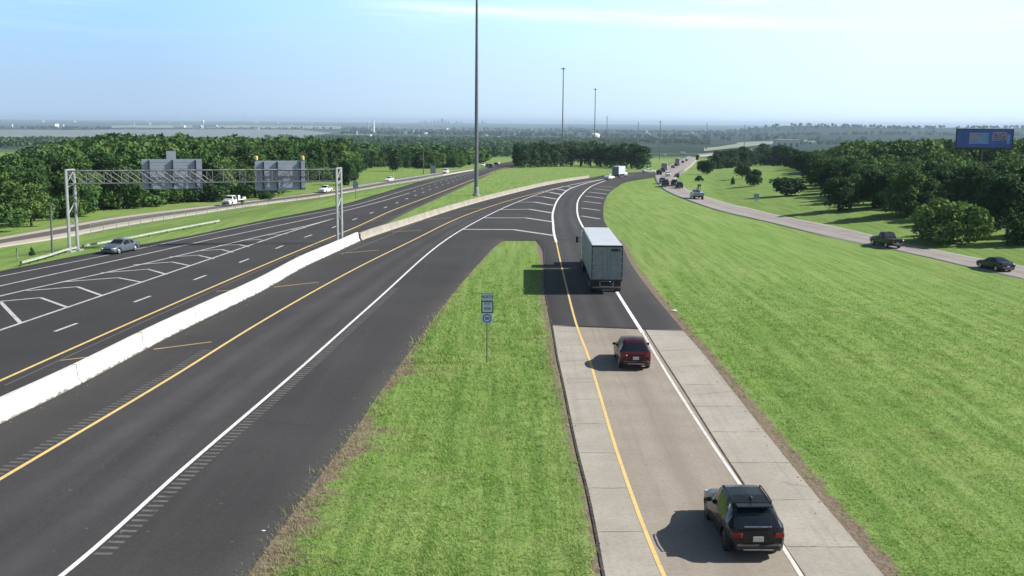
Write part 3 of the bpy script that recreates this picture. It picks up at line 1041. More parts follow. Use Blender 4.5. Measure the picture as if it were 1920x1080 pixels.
def build_barriers():
    JP = [(-.62, -.05), (-.62, .1), (-.44, .36), (-.37, 1.07), (-.13, 1.07), (-.06, .36), (.12, .1), (.12, -.05)]
    JP = [(a - .14, b) for a, b in JP]
    P = smooth_line(pts(BARRIER), 10)
    P = resample(P, 90)
    b = extrude_profile(P, JP).build('concrete_barrier', M['barrier_white'])
    tag(b, 'white sunlit concrete median barrier running from the lower left to the gantry leg', 'barrier')
    # joints between cast lengths
    d = np.r_[0, np.cumsum(np.linalg.norm(np.diff(P, axis=0), axis=1))]
    for s in np.arange(4, d[-1] - 2, 9.1):
        q = cut(P, s, s + .07)
        sub = extrude_profile(np.array([q[0], q[-1]]), [(a * 1.0 + (.004 if a > -.39 else -.004), h + (.003 if h > 1 else 0)) for a, h in JP])
        sub.build('joint', M['joint'], b)
    GP = [(-.62, -.05), (-.62, .1), (-.46, .30), (-.40, .90), (-.14, .90), (-.08, .30), (.08, .1), (.08, -.05)]
    Q = smooth_line(pts(GREYBAR), 10)
    g = extrude_profile(resample(Q, 80), GP).build('concrete_barrier', M['barrier_shaded'])
    tag(g, 'concrete barrier coloured tan for its shaded face, curving right beyond the gantry leg', 'barrier')
    d = np.r_[0, np.cumsum(np.linalg.norm(np.diff(Q, axis=0), axis=1))]
    for s in np.arange(4, d[-1] - 2, 9.1):
        q = cut(Q, s, s + .06)
        sub = extrude_profile(np.array([q[0], q[-1]]), [(a + (.005 if a > -.4 else -.005), h + (.004 if h > .9 else 0)) for a, h in GP])
        sub.build('joint', M['joint'], g)
    # guard rail by the left edge of the highway
    for label, pl in (('white metal guard rail curving to the ground left of the gantry leg', [(42, 499), (90, 486), (132, 473), (146, 470)]),
                      ('long white metal guard rail on grass behind the silver sedan', [(158, 467), (220, 456), (300, 440), (412, 418.5)])):
        P = resample(smooth_line(pts(pl), 8), 30)
        RP = [(-.03, .26), (.03, .29), (-.01, .38), (.03, .46), (-.03, .49), (-.07, .38)]
        t = thing('guard_rail', label, 'guard rail', (0, 0, 0), 0, 'guard rails left of the highway')
        b = extrude_profile(P, RP).build('rail', M['rail_pale'], t)
        for q in P[::4]:
            z = float(H(*q))
            MB().box((q[0] - .14, q[1], z + .2), (.13, .13, .56), .15).build('post', M['wood_post'], t)
    q = at(412, 419)
    # chain link fence along the service road
    for label, pl in (('chain link fence between the service road and the guard rail', [(170, 441), (250, 427), (330, 414), (420, 401), (520, 385.5), (600, 374)]),
                      ('chain link fence on the bank beyond the gantry leg', [(655, 363), (720, 353), (780, 343), (830, 335)])):
        P = resample(smooth_line(pts(pl), 8), 2)
        P = smooth_line(pts(pl), 8)
        ln = np.linalg.norm(np.diff(P, axis=0), axis=1).sum()
        Q = resample(P, max(3, int(ln / 3.4)))
        t = thing('chain_link_fence', label, 'fence')
        for q in Q:
            z = float(H(*q))
            MB().tube((q[0], q[1], z - .1), (q[0], q[1], z + 1.55), .035, n=6).build('post', M['fence_wire'], t)
        mb = MB()
        wz = np.r_[1.5, np.arange(.1, 1.45, .15)]
        for i in range(len(Q) - 1):
            a, b = Q[i], Q[i + 1]
            za, zb = float(H(*a)), float(H(*b))
            for j, h in enumerate(wz):
                mb.tube((a[0], a[1], za + h), (b[0], b[1], zb + h), .022 if j == 0 else .006, n=4, cap=False)
            k = 16
            for q in range(k):
                u0 = q / k
                pa = a + (b - a) * u0
                pb = a + (b - a) * min(1, u0 + 2 / k)
                z0 = za + (zb - za) * u0
                mb.tube((*pa, z0 + .08), (*pb, z0 + 1.45), .005, n=3, cap=False)
                mb.tube((*pb, z0 + .08), (*pa, z0 + 1.45), .005, n=3, cap=False)
        mb.build('wire_mesh', M['fence_wire'], t)


# ------------------------------------------------------------------ gantry
def build_gantry():
    bl = at(131, 473)
    hd = np.array([.15, .989])
    side = np.array([.9987, -.05])
    br = at(633, 458.5)[:2]
    O = bl[:2]
    vec = br - O
    span = np.linalg.norm(vec)
    ex = vec / span
    ey = np.array([-ex[1], ex[0]])
    rz = math.atan2(ex[1], ex[0])
    z0 = float(H(*O))
    t = thing('sign_gantry', 'grey steel overhead sign gantry spanning the highway with two sign backs', 'gantry', (O[0], O[1], z0), rz)
    top = 8.75 - z0
    sep = 1.3
    # towers: local x along the truss, y along traffic
    for xx in (0, span):
        zb = float(H(*(O + ex * xx))) - z0
        for yy in (0, sep):
            mb = MB()
            mb.tube((xx, yy, zb - .2), (xx, yy, top), .15, .135, 12)
            mb.box((xx, yy, zb + .05), (.75, .75, .25))
            mb.build('column', M['galv_white'], t, smooth=True)
        bars = [((xx, 0, za), (xx, sep, zb2), .05) for za, zb2 in ((top - 1.9, top - 1.55), (top - 4.8, top - 3.4), (top - 4.8, top - 6.2))]
        bars += [((xx, 0, top - .06), (xx, sep, top - .06), .10), ((xx, 0, top - 1.55), (xx, sep, top - 1.55), .06),
                 ((xx, 0, top - 1.5), (xx, sep, top - .1), .045), ((xx, 0, top - .1), (xx, sep, top - 1.5), .045)]
        for p0, p1, rr in bars:
            MB().tube(p0, p1, rr, n=8).build('tower_brace', M['galv_white'], t)
    # box truss
    zt, zl = top - .18, top - 1.52
    mb = MB()
    for yy in (.05, sep - .05):
        for z in (zt, zl):
            mb.tube((.1, yy, z), (span - .1, yy, z), .055, n=8)
    mb.build('truss_chord', M['galv'], t, smooth=True)
    mb = MB()
    n = 16
    for i in range(n):
        a, b = .2 + (span - .4) * i / n, .2 + (span - .4) * (i + 1) / n
        for yy in (.05, sep - .05):
            p, q = ((a, yy, zt), (b, yy, zl)) if (i < n // 2) else ((a, yy, zl), (b, yy, zt))
            mb.tube(p, q, .042, n=5)
            mb.tube((b, yy, zl), (b, yy, zt), .035, n=5)
        mb.tube((a, .05, zt), (b, sep - .05, zt), .035, n=5)
        mb.tube((b, .05, zl), (a, sep - .05, zl), .035, n=5)
        mb.tube((b, .05, zt), (b, sep - .05, zl), .035, n=5)
    mb.build('truss_lattice', M['galv'], t)

    for ob in list(COL.objects):
        if ob.parent is t:
            co = np.empty(len(ob.data.vertices) * 3, np.float32)
            ob.data.vertices.foreach_get('co', co)
            co[0::3] += .58 * co[1::3]
            ob.data.vertices.foreach_set('co', co)
            ob.data.update()

    def local_x(px):
        # where the pixel column px meets the far face of the truss
        d = ray(px, 325)
        a = np.array([[d[0], -ex[0]], [d[1], -ex[1]]])
        s = np.linalg.solve(a, O + ey * (sep + .3) - CAM[:2])
        return s[1], s[0]
    for (x0, x1, y0, y1, tab, ribs) in ((266, 379, 298, 354, (313, 331, 283), (280, 324, 367)), (478, 572, 301, 357, None, (494, 520, 563))):
        la, sa = local_x(x0)
        lb, sb = local_x(x1)
        s = (sa + sb) / 2

        def zz(py):
            pm = (x0 + x1) / 2
            return CAMZ + ray(pm, py)[2] * s - z0
        za, zb = zz(y1), zz(y0)
        yy = sep + .3
        nm = 'sign_panel'
        mb = MB()
        k = 9
        for i in range(k):
            w = (lb - la) / 1
            hgt = (zb - za) / k
            mb.box(((la + lb) / 2, yy + (.012 if i % 2 else 0), za + hgt * (i + .5)), (w, .05, hgt - .012))
        pn = mb.build(nm, M['sign_back'], t)
        for r in ribs:
            lr = local_x(r)[0]
            MB().box((lr, yy - .14, (za + zb) / 2), (.13, .2, (zb - za) * .93)).build('mounting_rib', M['dark_metal'], pn)
        if tab:
            lt0, lt1 = local_x(tab[0])[0], local_x(tab[1])[0]
            zt2 = zz(tab[2])
            MB().box(((lt0 + lt1) / 2, yy + .01, (zb - 1.0 + zt2) / 2), (lt1 - lt0, .05, zt2 - zb + 1.0)).build('exit_tab', M['sign_back'], pn)
        else:
            for r in (x0 + 3, x1 - 4):
                lr = local_x(r)[0]
                mb = MB()
                mb.lathe([(.08, 0), (.18, .05), (.21, .25), (.18, .46), (.08, .52)], (lr, yy, zb + .02), 12)
                mb.build('warning_beacon', M['lamp_orange'], pn, smooth=True)


# ------------------------------------------------------------------ masts, posts and signs
def build_mast(px, py, h, label, r=.34, base=True, toppx=None):
    p = at(px, py)
    x, y, z = p
    t = thing('light_mast', label, 'light mast', (x, y, z), 0, 'high mast lights along the highways')
    mb = MB()
    mb.tube((0, 0, -.5), (0, 0, h), r, r * .45, 12)
    mb.build('pole', M['galv'], t, smooth=True)
    if base:
        MB().lathe([(r * 1.8, -.4), (r * 1.8, .3), (r * 1.2, .4), (r * 1.15, 1.6), (r, 1.7)], (0, 0, 0), 12).build('base', M['galv_white'], t)
    mb = MB()
    n = 16
    for i in range(n):
        a, b = 2 * PI * i / n, 2 * PI * (i + 1) / n
        mb.tube((1.0 * math.cos(a), 1.0 * math.sin(a), h - .3), (1.0 * math.cos(b), 1.0 * math.sin(b), h - .3), .07, n=5)
    for i in range(4):
        a = PI / 2 * i
        mb.tube((0, 0, h - .3), (1.0 * math.cos(a), 1.0 * math.sin(a), h - .3), .05, n=5)
    mb.lathe([(.22, h - .2), (.3, h), (.12, h + .35)], n=10)
    mb.build('lamp_ring', M['galv'], t)
    if h * F / y > 45:
        for i in range(8):
            a = 2 * PI * i / 8
            MB().lathe([(.12, h - .15), (.3, h - .32), (.34, h - .55), (.2, h - .62)], (1.25 * math.cos(a), 1.25 * math.sin(a), 0), 8).build('floodlight', M['galv'], t, smooth=True)
    return t


def mast_from_top(px_top, py_top, hgt, label, dist):
    """mast of a given height at forward distance dist whose top shows at the pixel"""
    d = ray(px_top, py_top)
    s = dist / d[1]
    x, y = CAM[0] + d[0] * s, dist
    zt = CAMZ + d[2] * s
    z = float(H(x, y))
    t = thing('light_mast', label, 'light mast', (x, y, z), 0, 'high mast lights along the highways')
    h = zt - z
    r = max(.36, dist * .00042)
    MB().tube((0, 0, -.5), (0, 0, h), r, r * .62, 10).build('pole', M['galv'], t, smooth=True)
    mb = MB()
    n = 12
    for i in range(n):
        a, b = 2 * PI * i / n, 2 * PI * (i + 1) / n
        mb.tube((1.2 * math.cos(a), 1.2 * math.sin(a), h - .3), (1.2 * math.cos(b), 1.2 * math.sin(b), h - .3), .16, n=5)
    for i in range(3):
        a = PI / 3 * i
        mb.tube((-1.2 * math.cos(a), -1.2 * math.sin(a), h - .3), (1.2 * math.cos(a), 1.2 * math.sin(a), h - .3), .1, n=5)
    mb.lathe([(.3, h - .4), (.4, h), (.15, h + .4)], n=8)
    mb.build('lamp_ring', M['galv'], t)


def build_masts():
    build_mast(893, 367, 50, 'tall steel light mast behind the tan barrier, leaving the top of the picture', .42)
    p = at(1055.5, 311)
    mast_from_top(1056.5, 128, 0, 'tall light mast standing in front of the row of dark oaks', p[1])
    mast_from_top(1116.5, 166.5, 0, 'light mast rising behind the row of oaks beside the white dome', 700)
    mast_from_top(1138.5, 219, 0, 'small far light mast just right of the white dome', 1450)
    mast_from_top(1197, 229, 0, 'thin far light mast over the right end of the row of oaks', 2200)
    mast_from_top(1238.5, 227.5, 0, 'far light mast on the green slope above the queue of traffic', at(1238, 299)[1])
    mast_from_top(1326, 231, 0, 'far light mast on the pale grass beyond the queue of traffic', 1850)
    mast_from_top(1397, 233.5, 0, 'faintest far light mast at the left foot of the distant hill', 2400)
    # lone leaning lamp pole by the left service road
    p = at(98, 476)
    t = thing('utility_pole', 'slim dark pole with a short bent arm left of the gantry', 'pole', p)
    hgt = 5.2
    mb = MB()
    mb.tube((0, 0, -.3), (.1, 0, hgt), .13, .09, 8)
    mb.build('shaft', M['galv'], t, smooth=True)
    mb = MB()
    mb.tube((.1, 0, hgt - .1), (.35, 0, hgt + .35), .08, .07, 8)
    mb.tube((.35, 0, hgt + .35), (.75, .05, hgt + .45), .07, .05, 8)
    mb.build('arm', M['galv'], t)
    # wooden pole beyond the bank
    p = at(794, 326)
    t = thing('utility_pole', 'tall thin wooden pole on the bank near the far white car', 'pole', p)
    MB().tube((0, 0, -.3), (0, 0, 9.5), .17, .12, 8).build('shaft', M['wood_post'], t)
    mb = MB().box((0, 0, 8.9), (1.8, .12, .14))
    mb.build('crossarm', M['wood_post'], t)
    p = at(1382, 0) if False else None
    # stakes in the grass by the fence
    p = at(33, 491)
    t = thing('marker_post', 'short grey post in the grass at the far left', 'post', p)
    MB().box((0, 0, .6), (.1, .1, 1.5), bev=.015).build('stake', M['fence_wire'], t)
    MB().box((0, -.06, 1.2), (.16, .02, .3)).build('reflector', M['galv_white'], t)


def sign_facing(name, label, px0, px1, py0, py1, base, cat='road sign', facemat='sign_back', legs=1, rz=0.0):
    p = at((px0 + px1) / 2, base)
    s = p[1]
    ppm = F / s
    w = (px1 - px0) / ppm
    hb, ht = (base - py1) / ppm, (base - py0) / ppm
    t = thing(name, label, cat, p, rz)
    for q in ([0] if legs == 1 else [-w * .32, w * .32]):
        MB().tube((q, .06, -.3), (q, .06, ht * .97), .06, n=6).build('post', M['galv'], t)
    MB().box((0, 0, (hb + ht) / 2), (w, .04, ht - hb), bev=.01).build('panel', M[facemat], t)
    return t


def build_signs():
    # route marker on the grass island
    p = at(913, 681)
    ppm = F / p[1] * 1.0
    t = thing('route_sign', 'route marker post on the grass island reading SPUR 408', 'road sign', p)
    MB().tube((0, .05, -.3), (0, .05, 4.2), .045, n=8).build('post', M['galv'], t)
    mb = MB()
    hz = [(3.93, 4.42), (3.16, 3.91), (2.52, 3.14)]
    t.scale = (.95, .95, .945)
    a = MB().box((0, 0, (hz[0][0] + hz[0][1]) / 2), (.70, .02, hz[0][1] - hz[0][0]), bev=.005).build('direction_plate', M['sign_shaded_white'], t)
    mb = MB()
    for zz in (3.945, 4.405):
        mb.box((0, -.014, zz), (.69, .006, .025))
    for xx in (-.335, .335):
        mb.box((xx, -.014, 4.175), (.025, .006, .43))
    mb.build('border', M['sign_black'], a)
    text_mesh('lettering', 'NORTH', .26, M['sign_black'], a, (0, -.018, 4.17), sx=.72)
    b = MB().box((0, 0, (hz[1][0] + hz[1][1]) / 2), (.74, .02, hz[1][1] - hz[1][0]), bev=.005).build('route_plate', M['sign_black'], t)
    MB().box((0, -.014, 3.535), (.60, .012, .62), bev=.005).build('white_field', M['sign_shaded_white'], b)
    text_mesh('lettering', 'SPUR', .17, M['sign_black'], b, (0, -.026, 3.73))
    text_mesh('lettering', '408', .30, M['sign_black'], b, (0, -.026, 3.44))
    c = MB().box((0, 0, (hz[2][0] + hz[2][1]) / 2), (.66, .02, .62), bev=.005).build('emblem_plate', M['sign_shaded_white'], t)
    mb = MB()
    n = 28
    zc = 2.83
    for i in range(n):
        a0, a1 = 2 * PI * i / n, 2 * PI * (i + 1) / n
        V = [(r * math.cos(an), -.016, zc + r * math.sin(an)) for r, an in ((.27, a0), (.27, a1), (.21, a1), (.21, a0))]
        mb.quad(V[::-1])
    mb.build('ring', M['sign_blue'], c)
    mb = MB()
    mb.box((-.11, -.016, zc), (.035, .006, .16))
    mb.box((.11, -.016, zc), (.035, .006, .20))
    for i in range(12):
        a0, a1 = 2 * PI * i / 12, 2 * PI * (i + 1) / 12
        mb.quad([(r * math.cos(an), -.017, zc + r * math.sin(an)) for r, an in ((.085, a1), (.085, a0), (.03, a0), (.03, a1))])
    mb.build('emblem', M['sign_blue'], c)
    sign_facing('road_sign', 'small blank sign back beside the far gantry leg on the grass strip', 662, 672, 340, 353, 372, facemat='sign_back')
    sign_facing('road_sign', 'pale blue sign back on the bank before the far woods', 807, 817, 311, 325, 329, legs=2)
    sign_facing('road_sign', 'small grey sign on the grassy bank right of the frontage road', 1413, 1423, 363, 374, 378, facemat='sign_back')
    sign_facing('road_sign', 'dark sign post on the inner edge of the highway left of the tall mast', 926, 933, 305, 309, 327, facemat='dark_metal')
    sign_facing('road_sign', 'tall dark sign post beside the far traffic queue', 1304, 1309, 292, 300, 316, facemat='dark_metal')
    # billboard
    dist = 286.0
    d = ray(1845.5, 260)
    s = dist / d[1]
    x = d[0] * s
    z = float(H(x, dist))
    zc = CAMZ + d[2] * s
    ppm = F / dist
    w, hh = 105 / ppm, 34.5 / ppm
    t = thing('billboard', 'large blue advertising billboard on a single dark pole above the right woods', 'billboard', (x - 3.4 / ppm, dist, z))
    dx = 3.4 / ppm
    zc -= z
    MB().tube((0, .5, -.5), (0, .5, zc - hh / 2 + .2), .45, .42, 14).build('pole', M['dark_metal'], t, smooth=True)
    b = MB().box((dx, 0, zc), (w, .35, hh), bev=.03).build('panel', M['board_blue'], t)
    mb = MB()
    for zz in (zc + hh / 2, zc - hh / 2):
        mb.box((dx, -.14, zz), (w + .2, .3, .22))
    for xx in (dx - w / 2, dx + w / 2):
        mb.box((xx, -.14, zc), (.22, .3, hh - .24))
    mb.build('frame', M['dark_metal'], b)
    MB().box((dx - w * .10, -.19, zc + hh * .02), (w * .34, .012, hh * .60)).build('artwork', M['board_light'], b)
    MB().box((dx + w * .425, -.19, zc - hh * .02), (w * .05, .012, hh * .5)).build('artwork', M['board_light'], b)
    mb = MB()
    mb.lathe([(.02, 0), (.8, 0), (.78, .012), (.02, .013)], (0, 0, 0), 20)
    mb.v = [(dx - w * .18 + px_ * 1.5, -.20 - pz, zc + hh * .08 + py_ * 1.15) for px_, py_, pz in mb.v]
    mb.build('artwork', M['board_pink'], b)
    MB().box((dx + w * .265, -.19, zc + hh * .13), (w * .25, .012, hh * .45)).build('artwork', M['board_pink'], b)
    MB().box((dx + w * .265, -.205, zc - hh * .03), (w * .22, .012, hh * .06)).build('artwork', M['board_blue'], b)
    text_mesh('lettering', 'BIG', 1.75, M['sign_black'], b, (dx + w * .26, -.22, zc + hh * .15), sx=1.1)
    mb = MB()
    mb.box((dx, -.75, zc - hh / 2 - .35), (w * .98, 1.1, .08))
    mb.box((dx, .1, zc - hh / 2 - .3), (w * .98, .2, .3))
    mb.build('catwalk', M['dark_metal'], t)


# ------------------------------------------------------------------ vehicles
def tab(x, T):
    return np.interp(x, [a for a, _ in T], [b for _, b in T])


SPECS = {
    'suv': dict(L=4.75, W=1.90, top=[(0, .98), (.025, 1.04), (.045, 1.09), (.15, 1.54), (.20, 1.65), (.32, 1.70), (.50, 1.70), (.575, 1.64), (.72, 1.13), (.76, 1.07), (.90, .99), (.97, .86), (1, .70)],
                belt=[(0, .98), (.1, 1.10), (.7, 1.0), (1, .70)], rear=(.048, .155), front=(.585, .715), side=[(.115, .235), (.255, .415), (.435, .64)], wheels=(.20, .81), wr=.37, z0=.24),
    'crossover': dict(L=4.5, W=1.86, top=[(0, .96), (.03, 1.02), (.06, 1.06), (.18, 1.46), (.24, 1.57), (.36, 1.62), (.50, 1.60), (.57, 1.54), (.72, 1.08), (.76, 1.03), (.91, .93), (.97, .82), (1, .66)],
                      belt=[(0, .96), (.12, 1.05), (.7, .96), (1, .66)], rear=(.065, .19), front=(.58, .715), side=[(.16, .26), (.28, .42), (.44, .64)], wheels=(.20, .81), wr=.35, z0=.24),
    'sedan': dict(L=4.85, W=1.84, top=[(0, .88), (.02, 1.00), (.05, 1.04), (.14, 1.08), (.18, 1.12), (.30, 1.38), (.36, 1.44), (.48, 1.45), (.545, 1.40), (.71, 1.0), (.75, .96), (.91, .84), (.97, .74), (1, .60)],
                  belt=[(0, .88), (.1, 1.0), (.7, .92), (1, .60)], rear=(.185, .315), front=(.555, .70), side=[(.255, .375), (.395, .63)], wheels=(.19, .81), wr=.33, z0=.2),
    'coupe': dict(L=4.7, W=1.88, top=[(0, .82), (.02, .98), (.05, 1.01), (.12, 1.03), (.16, 1.06), (.34, 1.31), (.42, 1.37), (.50, 1.36), (.56, 1.31), (.70, .97), (.74, .94), (.91, .84), (.97, .74), (1, .6)],
                  belt=[(0, .82), (.1, .98), (.7, .90), (1, .6)], rear=(.17, .36), front=(.57, .69), side=[(.30, .40), (.42, .63)], wheels=(.19, .80), wr=.34, z0=.18),
    'pickup': dict(L=5.8, W=1.98, top=[(0, 1.0), (.01, 1.16), (.03, 1.20), (.355, 1.20), (.362, 1.22), (.375, 1.80), (.40, 1.88), (.53, 1.90), (.575, 1.85), (.67, 1.30), (.69, 1.26), (.92, 1.16), (.975, 1.04), (1, .8)],
                   belt=[(0, 1.0), (.03, 1.20), (.36, 1.20), (.7, 1.14), (1, .8)], rear=(.366, .38), front=(.585, .665), side=[(.385, .455), (.47, .615)], wheels=(.21, .81), wr=.40, z0=.36, bed=(.02, .35)),
    'truck_cab': dict(L=3.5, W=2.1, top=[(0, 1.9), (.01, 2.02), (.03, 2.08), (.20, 2.12), (.38, 2.10), (.47, 2.02), (.60, 1.50), (.64, 1.44), (.90, 1.34), (.965, 1.2), (1, .9)],
                      belt=[(0, 1.34), (.6, 1.30), (1, .9)], rear=None, front=(.48, .595), side=[(.06, .14), (.18, .50)], wheels=(None, .74), wr=.45, z0=.45),
}
NEARW = [0, .5, .8, 1]


def loft(spec, ns=64):
    sp = spec
    Ln, W = sp['L'], sp['W'] / 2
    kn = sorted(set([a for a, _ in sp['top']] + list(np.linspace(0, 1, ns)) + [v for w in ([sp['rear']] if sp['rear'] else []) + [sp['front']] + sp['side'] for v in w] + list(sp.get('bed', ()))))
    s = np.array(kn)
    s = s[np.r_[True, np.diff(s) > .002]]
    zt = tab(s, sp['top'])
    be = np.minimum(tab(s, sp['belt']), zt - .01)
    w = W * tab(s, [(0, .82), (.015, .89), (.035, .94), (.1, .985), (.2, 1), (.82, 1), (.92, .95), (.97, .87), (1, .74)])
    z0 = sp['z0'] + .16 * sm((.06 - s) / .06) + .10 * sm((s - .94) / .06)
    cab = np.clip((zt - be) / .42, 0, 1)
    wr = w * (.93 - .20 * cab)
    dl = .02 + .07 * cab
    zm = z0 + (be - z0) * .55
    K = [np.stack([0 * w, z0], 1), np.stack([w * .88, z0], 1), np.stack([w * .965, z0 + .09], 1), np.stack([w * 1.0, zm], 1), np.stack([w * .975, be], 1),
         np.stack([wr, np.maximum(be + .005, zt - dl)], 1), np.stack([wr * .86, zt], 1), np.stack([0 * w, zt + .025 * np.clip(cab + .3, 0, 1)], 1)]
    div = [1, 1, 3, 3, 4, 2, 4]
    rows, tag_ = [], []
    for i, dn in enumerate(div):
        for k in range(dn):
            rows.append(K[i] * (1 - k / dn) + K[i + 1] * k / dn)
            tag_.append((i, k))
    rows.append(K[-1])
    A = np.stack(rows, 1)       # ns, nr, 2
    n, m = A.shape[:2]
    y = s * Ln - Ln / 2
    right = np.concatenate([A[:, :, :1], np.broadcast_to(y[:, None, None], (n, m, 1)), A[:, :, 1:]], 2)
    left = right[:, ::-1].copy()
    left[:, :, 0] *= -1
    ring = np.concatenate([right, left[:, 1:-1]], 1)        # closed ring
    tg = tag_ + [(i, k) for i, k in tag_[::-1]]
    sd = [1] * len(tag_) + [-1] * len(tag_)
    return s, ring, tg, sd


def car(kind, paint, label, cat, loc, rz, name, group=None, far=False, lights_on=False, plate=True, rims='rim', rails=False, bed_open=False):
    sp = SPECS[kind]
    Ln, W = sp['L'], sp['W'] / 2
    s, ring, tg, sd = loft(sp, 26 if far else 64)
    n, k = ring.shape[:2]
    y = s * Ln - Ln / 2
    t = thing(name, label, cat, loc, rz, group)
    V = ring.reshape(-1, 3)
    groups = {}
    wh = [w * Ln - Ln / 2 for w in sp['wheels'] if w is not None]
    zt = ring[:, :, 2].max(1)
    for i in range(n - 1):
        sc = (s[i] + s[i + 1]) / 2
        for j in range(k):
            j2 = (j + 1) % k
            q = (i * k + j, i * k + j2, (i + 1) * k + j2, (i + 1) * k + j)
            ti, tk = tg[j]
            key = 'body'
            c = V[list(q)].mean(0)
            if ti in (1, 2, 3) and any((c[1] - yw) ** 2 + (c[2] - sp['wr']) ** 2 < (sp['wr'] + .055) ** 2 for yw in wh) and abs(c[0]) > W * .6:
                continue
            if ti == 4 and tk < 4:
                for qi, (a, b) in enumerate(sp['side']):
                    if a <= sc <= b and zt[i] - V[q[0]][2] > .04:
                        key = ('side_window', qi, sd[j])
            if ti == 6 or (ti == 5 and tk == 1):
                if sp['rear'] and sp['rear'][0] <= sc <= sp['rear'][1]:
                    key = ('rear_window', 0, 0)
                elif sp['front'][0] <= sc <= sp['front'][1]:
                    key = ('windshield', 0, 0)
                elif 'bed' in sp and sp['bed'][0] <= sc <= sp['bed'][1] and ti == 6:
                    key = ('cargo_bed', 0, 0)
            groups.setdefault(key, []).append(q)
    groups['body'] += [tuple(range(k)), tuple((n - 1) * k + j for j in range(k - 1, -1, -1))]
    for key, fs in groups.items():
        nm = key if key == 'body' else key[0]
        used = sorted(set(v for f in fs for v in f))
        mp = {v: i for i, v in enumerate(used)}
        mb = MB()
        P = V[used]
        if nm == 'cargo_bed':
            P = P - np.array([0, 0, .0])
        mb.add(P, [tuple(mp[v] for v in f) for f in fs])
        mt = paint if nm == 'body' else (M['plastic'] if nm == 'cargo_bed' else M['glass'])
        mb.build(nm, mt, t, smooth=True)
    # dark floor closes the wheel arches
    MB().box((0, 0, sp['z0'] + .22), (W * 1.5, Ln * .93, .34)).build('underbody', M['plastic'], t)
    for yw in wh:
        for sx in (-1, 1):
            r = sp['wr']
            xw = W * .955
            mb = MB().lathe([(r * .62, -.11), (r * .93, -.115), (r, -.08), (r, .08), (r * .93, .115), (r * .62, .11)], (sx * (xw - .115), yw, r), 10 if far else 20, axis='x')
            wo = mb.build('wheel', M['rubber'], t, smooth=True)
            if not far or True:
                mb = MB().lathe([(r * .60, -.02), (r * .66, .0), (r * .60, .012), (r * .2, .0), (r * .12, .02)] if sx > 0 else [(r * .12, -.02), (r * .2, 0), (r * .60, -.012), (r * .66, 0), (r * .60, .02)], (sx * (xw - .006), yw, r), 10 if far else 16, axis='x')
                mb.build('rim', M[rims], wo)
    yr, yf = -Ln / 2, Ln / 2
    bz = tab(0, sp['belt'])
    if kind != 'truck_cab':
        wre = W * .85
        for sx in (-1, 1):
            mb = MB().box((sx * wre * .84, yr + .045, bz - .10), (.34, .16, .17), rz=sx * .18, bev=.03)
            mb.build('taillight', M['taillight'], t, smooth=True)
        MB().box((0, yr + .0, sp['z0'] + .26), (wre * 1.86, .16, .22), bev=.06).build('rear_bumper', M['plastic'] if kind in ('suv', 'pickup', 'crossover') else paint, t, smooth=True)
        if not far:
            MB().box((0, yr - .075, sp['z0'] + .19), (wre * 1.2, .03, .035), bev=.01).build('bumper_trim', M['chrome'], t)
        if plate:
            MB().box((0, yr - .012, bz - .22 if kind != 'pickup' else .7), (.34, .03, .17), bev=.005).build('licence_plate', M['plate'], t)
    zf = tab(.975, sp['top'])
    wf = W * .80
    for sx in (-1, 1):
        MB().box((sx * wf * .86, yf - .10, zf - .10), (.36, .22, .15), rz=-sx * .35, bev=.04).build('headlight', M['headlight'], t, smooth=True)
    MB().box((0, yf - .02, zf - .17), (wf * 1.15, .06, .17), bev=.02).build('grille', M['plastic'], t)
    MB().box((0, yf - .05, sp['z0'] + .24), (wf * 1.85, .2, .2), bev=.06).build('front_bumper', paint if kind not in ('truck_cab',) else M['plastic'], t, smooth=True)
    a, b = sp['side'][-1]
    ym = (b - .03) * Ln - Ln / 2
    zm = tab(b, sp['belt']) + .07
    for sx in (-1, 1):
        MB().box((sx * (W + .07), ym, zm), (.2, .11, .15), bev=.04).build('mirror', M['plastic'], t, smooth=True)
    if not far and kind in ('suv', 'crossover', 'sedan', 'coupe', 'pickup'):
        for sx in (-1, 1):
            mb = MB()
            for sh in (sp['side'][-1][0] - .04, sp['side'][-2][0] + .04):
                mb.box((sx * (W * .995), sh * Ln - Ln / 2 - .05, tab(sh, sp['belt']) - .13), (.03, .2, .035), bev=.01)
            mb.build('door_handle', paint, t)
        if kind == 'suv':
            mb = MB().box((0, -Ln / 2 + .09, 1.14), (W * .95, .05, .05), bev=.02)
            mb.build('tailgate_handle', M['chrome'], t)
            mb = MB().box((0, -Ln / 2 + .20 * Ln - .27, 1.645), (W * 1.24, .34, .04), bev=.015)
            mb.build('roof_spoiler', paint, t, smooth=True)
            MB().lathe([(.07, 0), (.06, .05), (.02, .1)], (0, -Ln / 2 + .25 * Ln, 1.715), 8).build('antenna', M['plastic'], t)
    if rails:
        for sx in (-1, 1):
            mb = MB()
            ys = np.linspace(-Ln / 2 + .2 * Ln, -Ln / 2 + .52 * Ln, 7)
            for q0, q1 in zip(ys[:-1], ys[1:]):
                mb.tube((sx * W * .66, q0, tab((q0 + Ln / 2) / Ln, sp['top']) + .045), (sx * W * .66, q1, tab((q1 + Ln / 2) / Ln, sp['top']) + .045), .022, n=6)
            for q in (ys[0], ys[-1]):
                mb.tube((sx * W * .66, q, tab((q + Ln / 2) / Ln, sp['top']) - .05), (sx * W * .66, q, tab((q + Ln / 2) / Ln, sp['top']) + .05), .025, n=6)
            mb.build('roof_rail', M['plastic'], t)
    return t


def heading(p1, p2):
    a, b = at(*p1), at(*p2)
    d = b[:2] - a[:2]
    return math.atan2(-d[0], d[1])


def on_road(x, y, dz=0.0):
    return (x, y, float(H(x, y)) + float(off(y)) + dz)


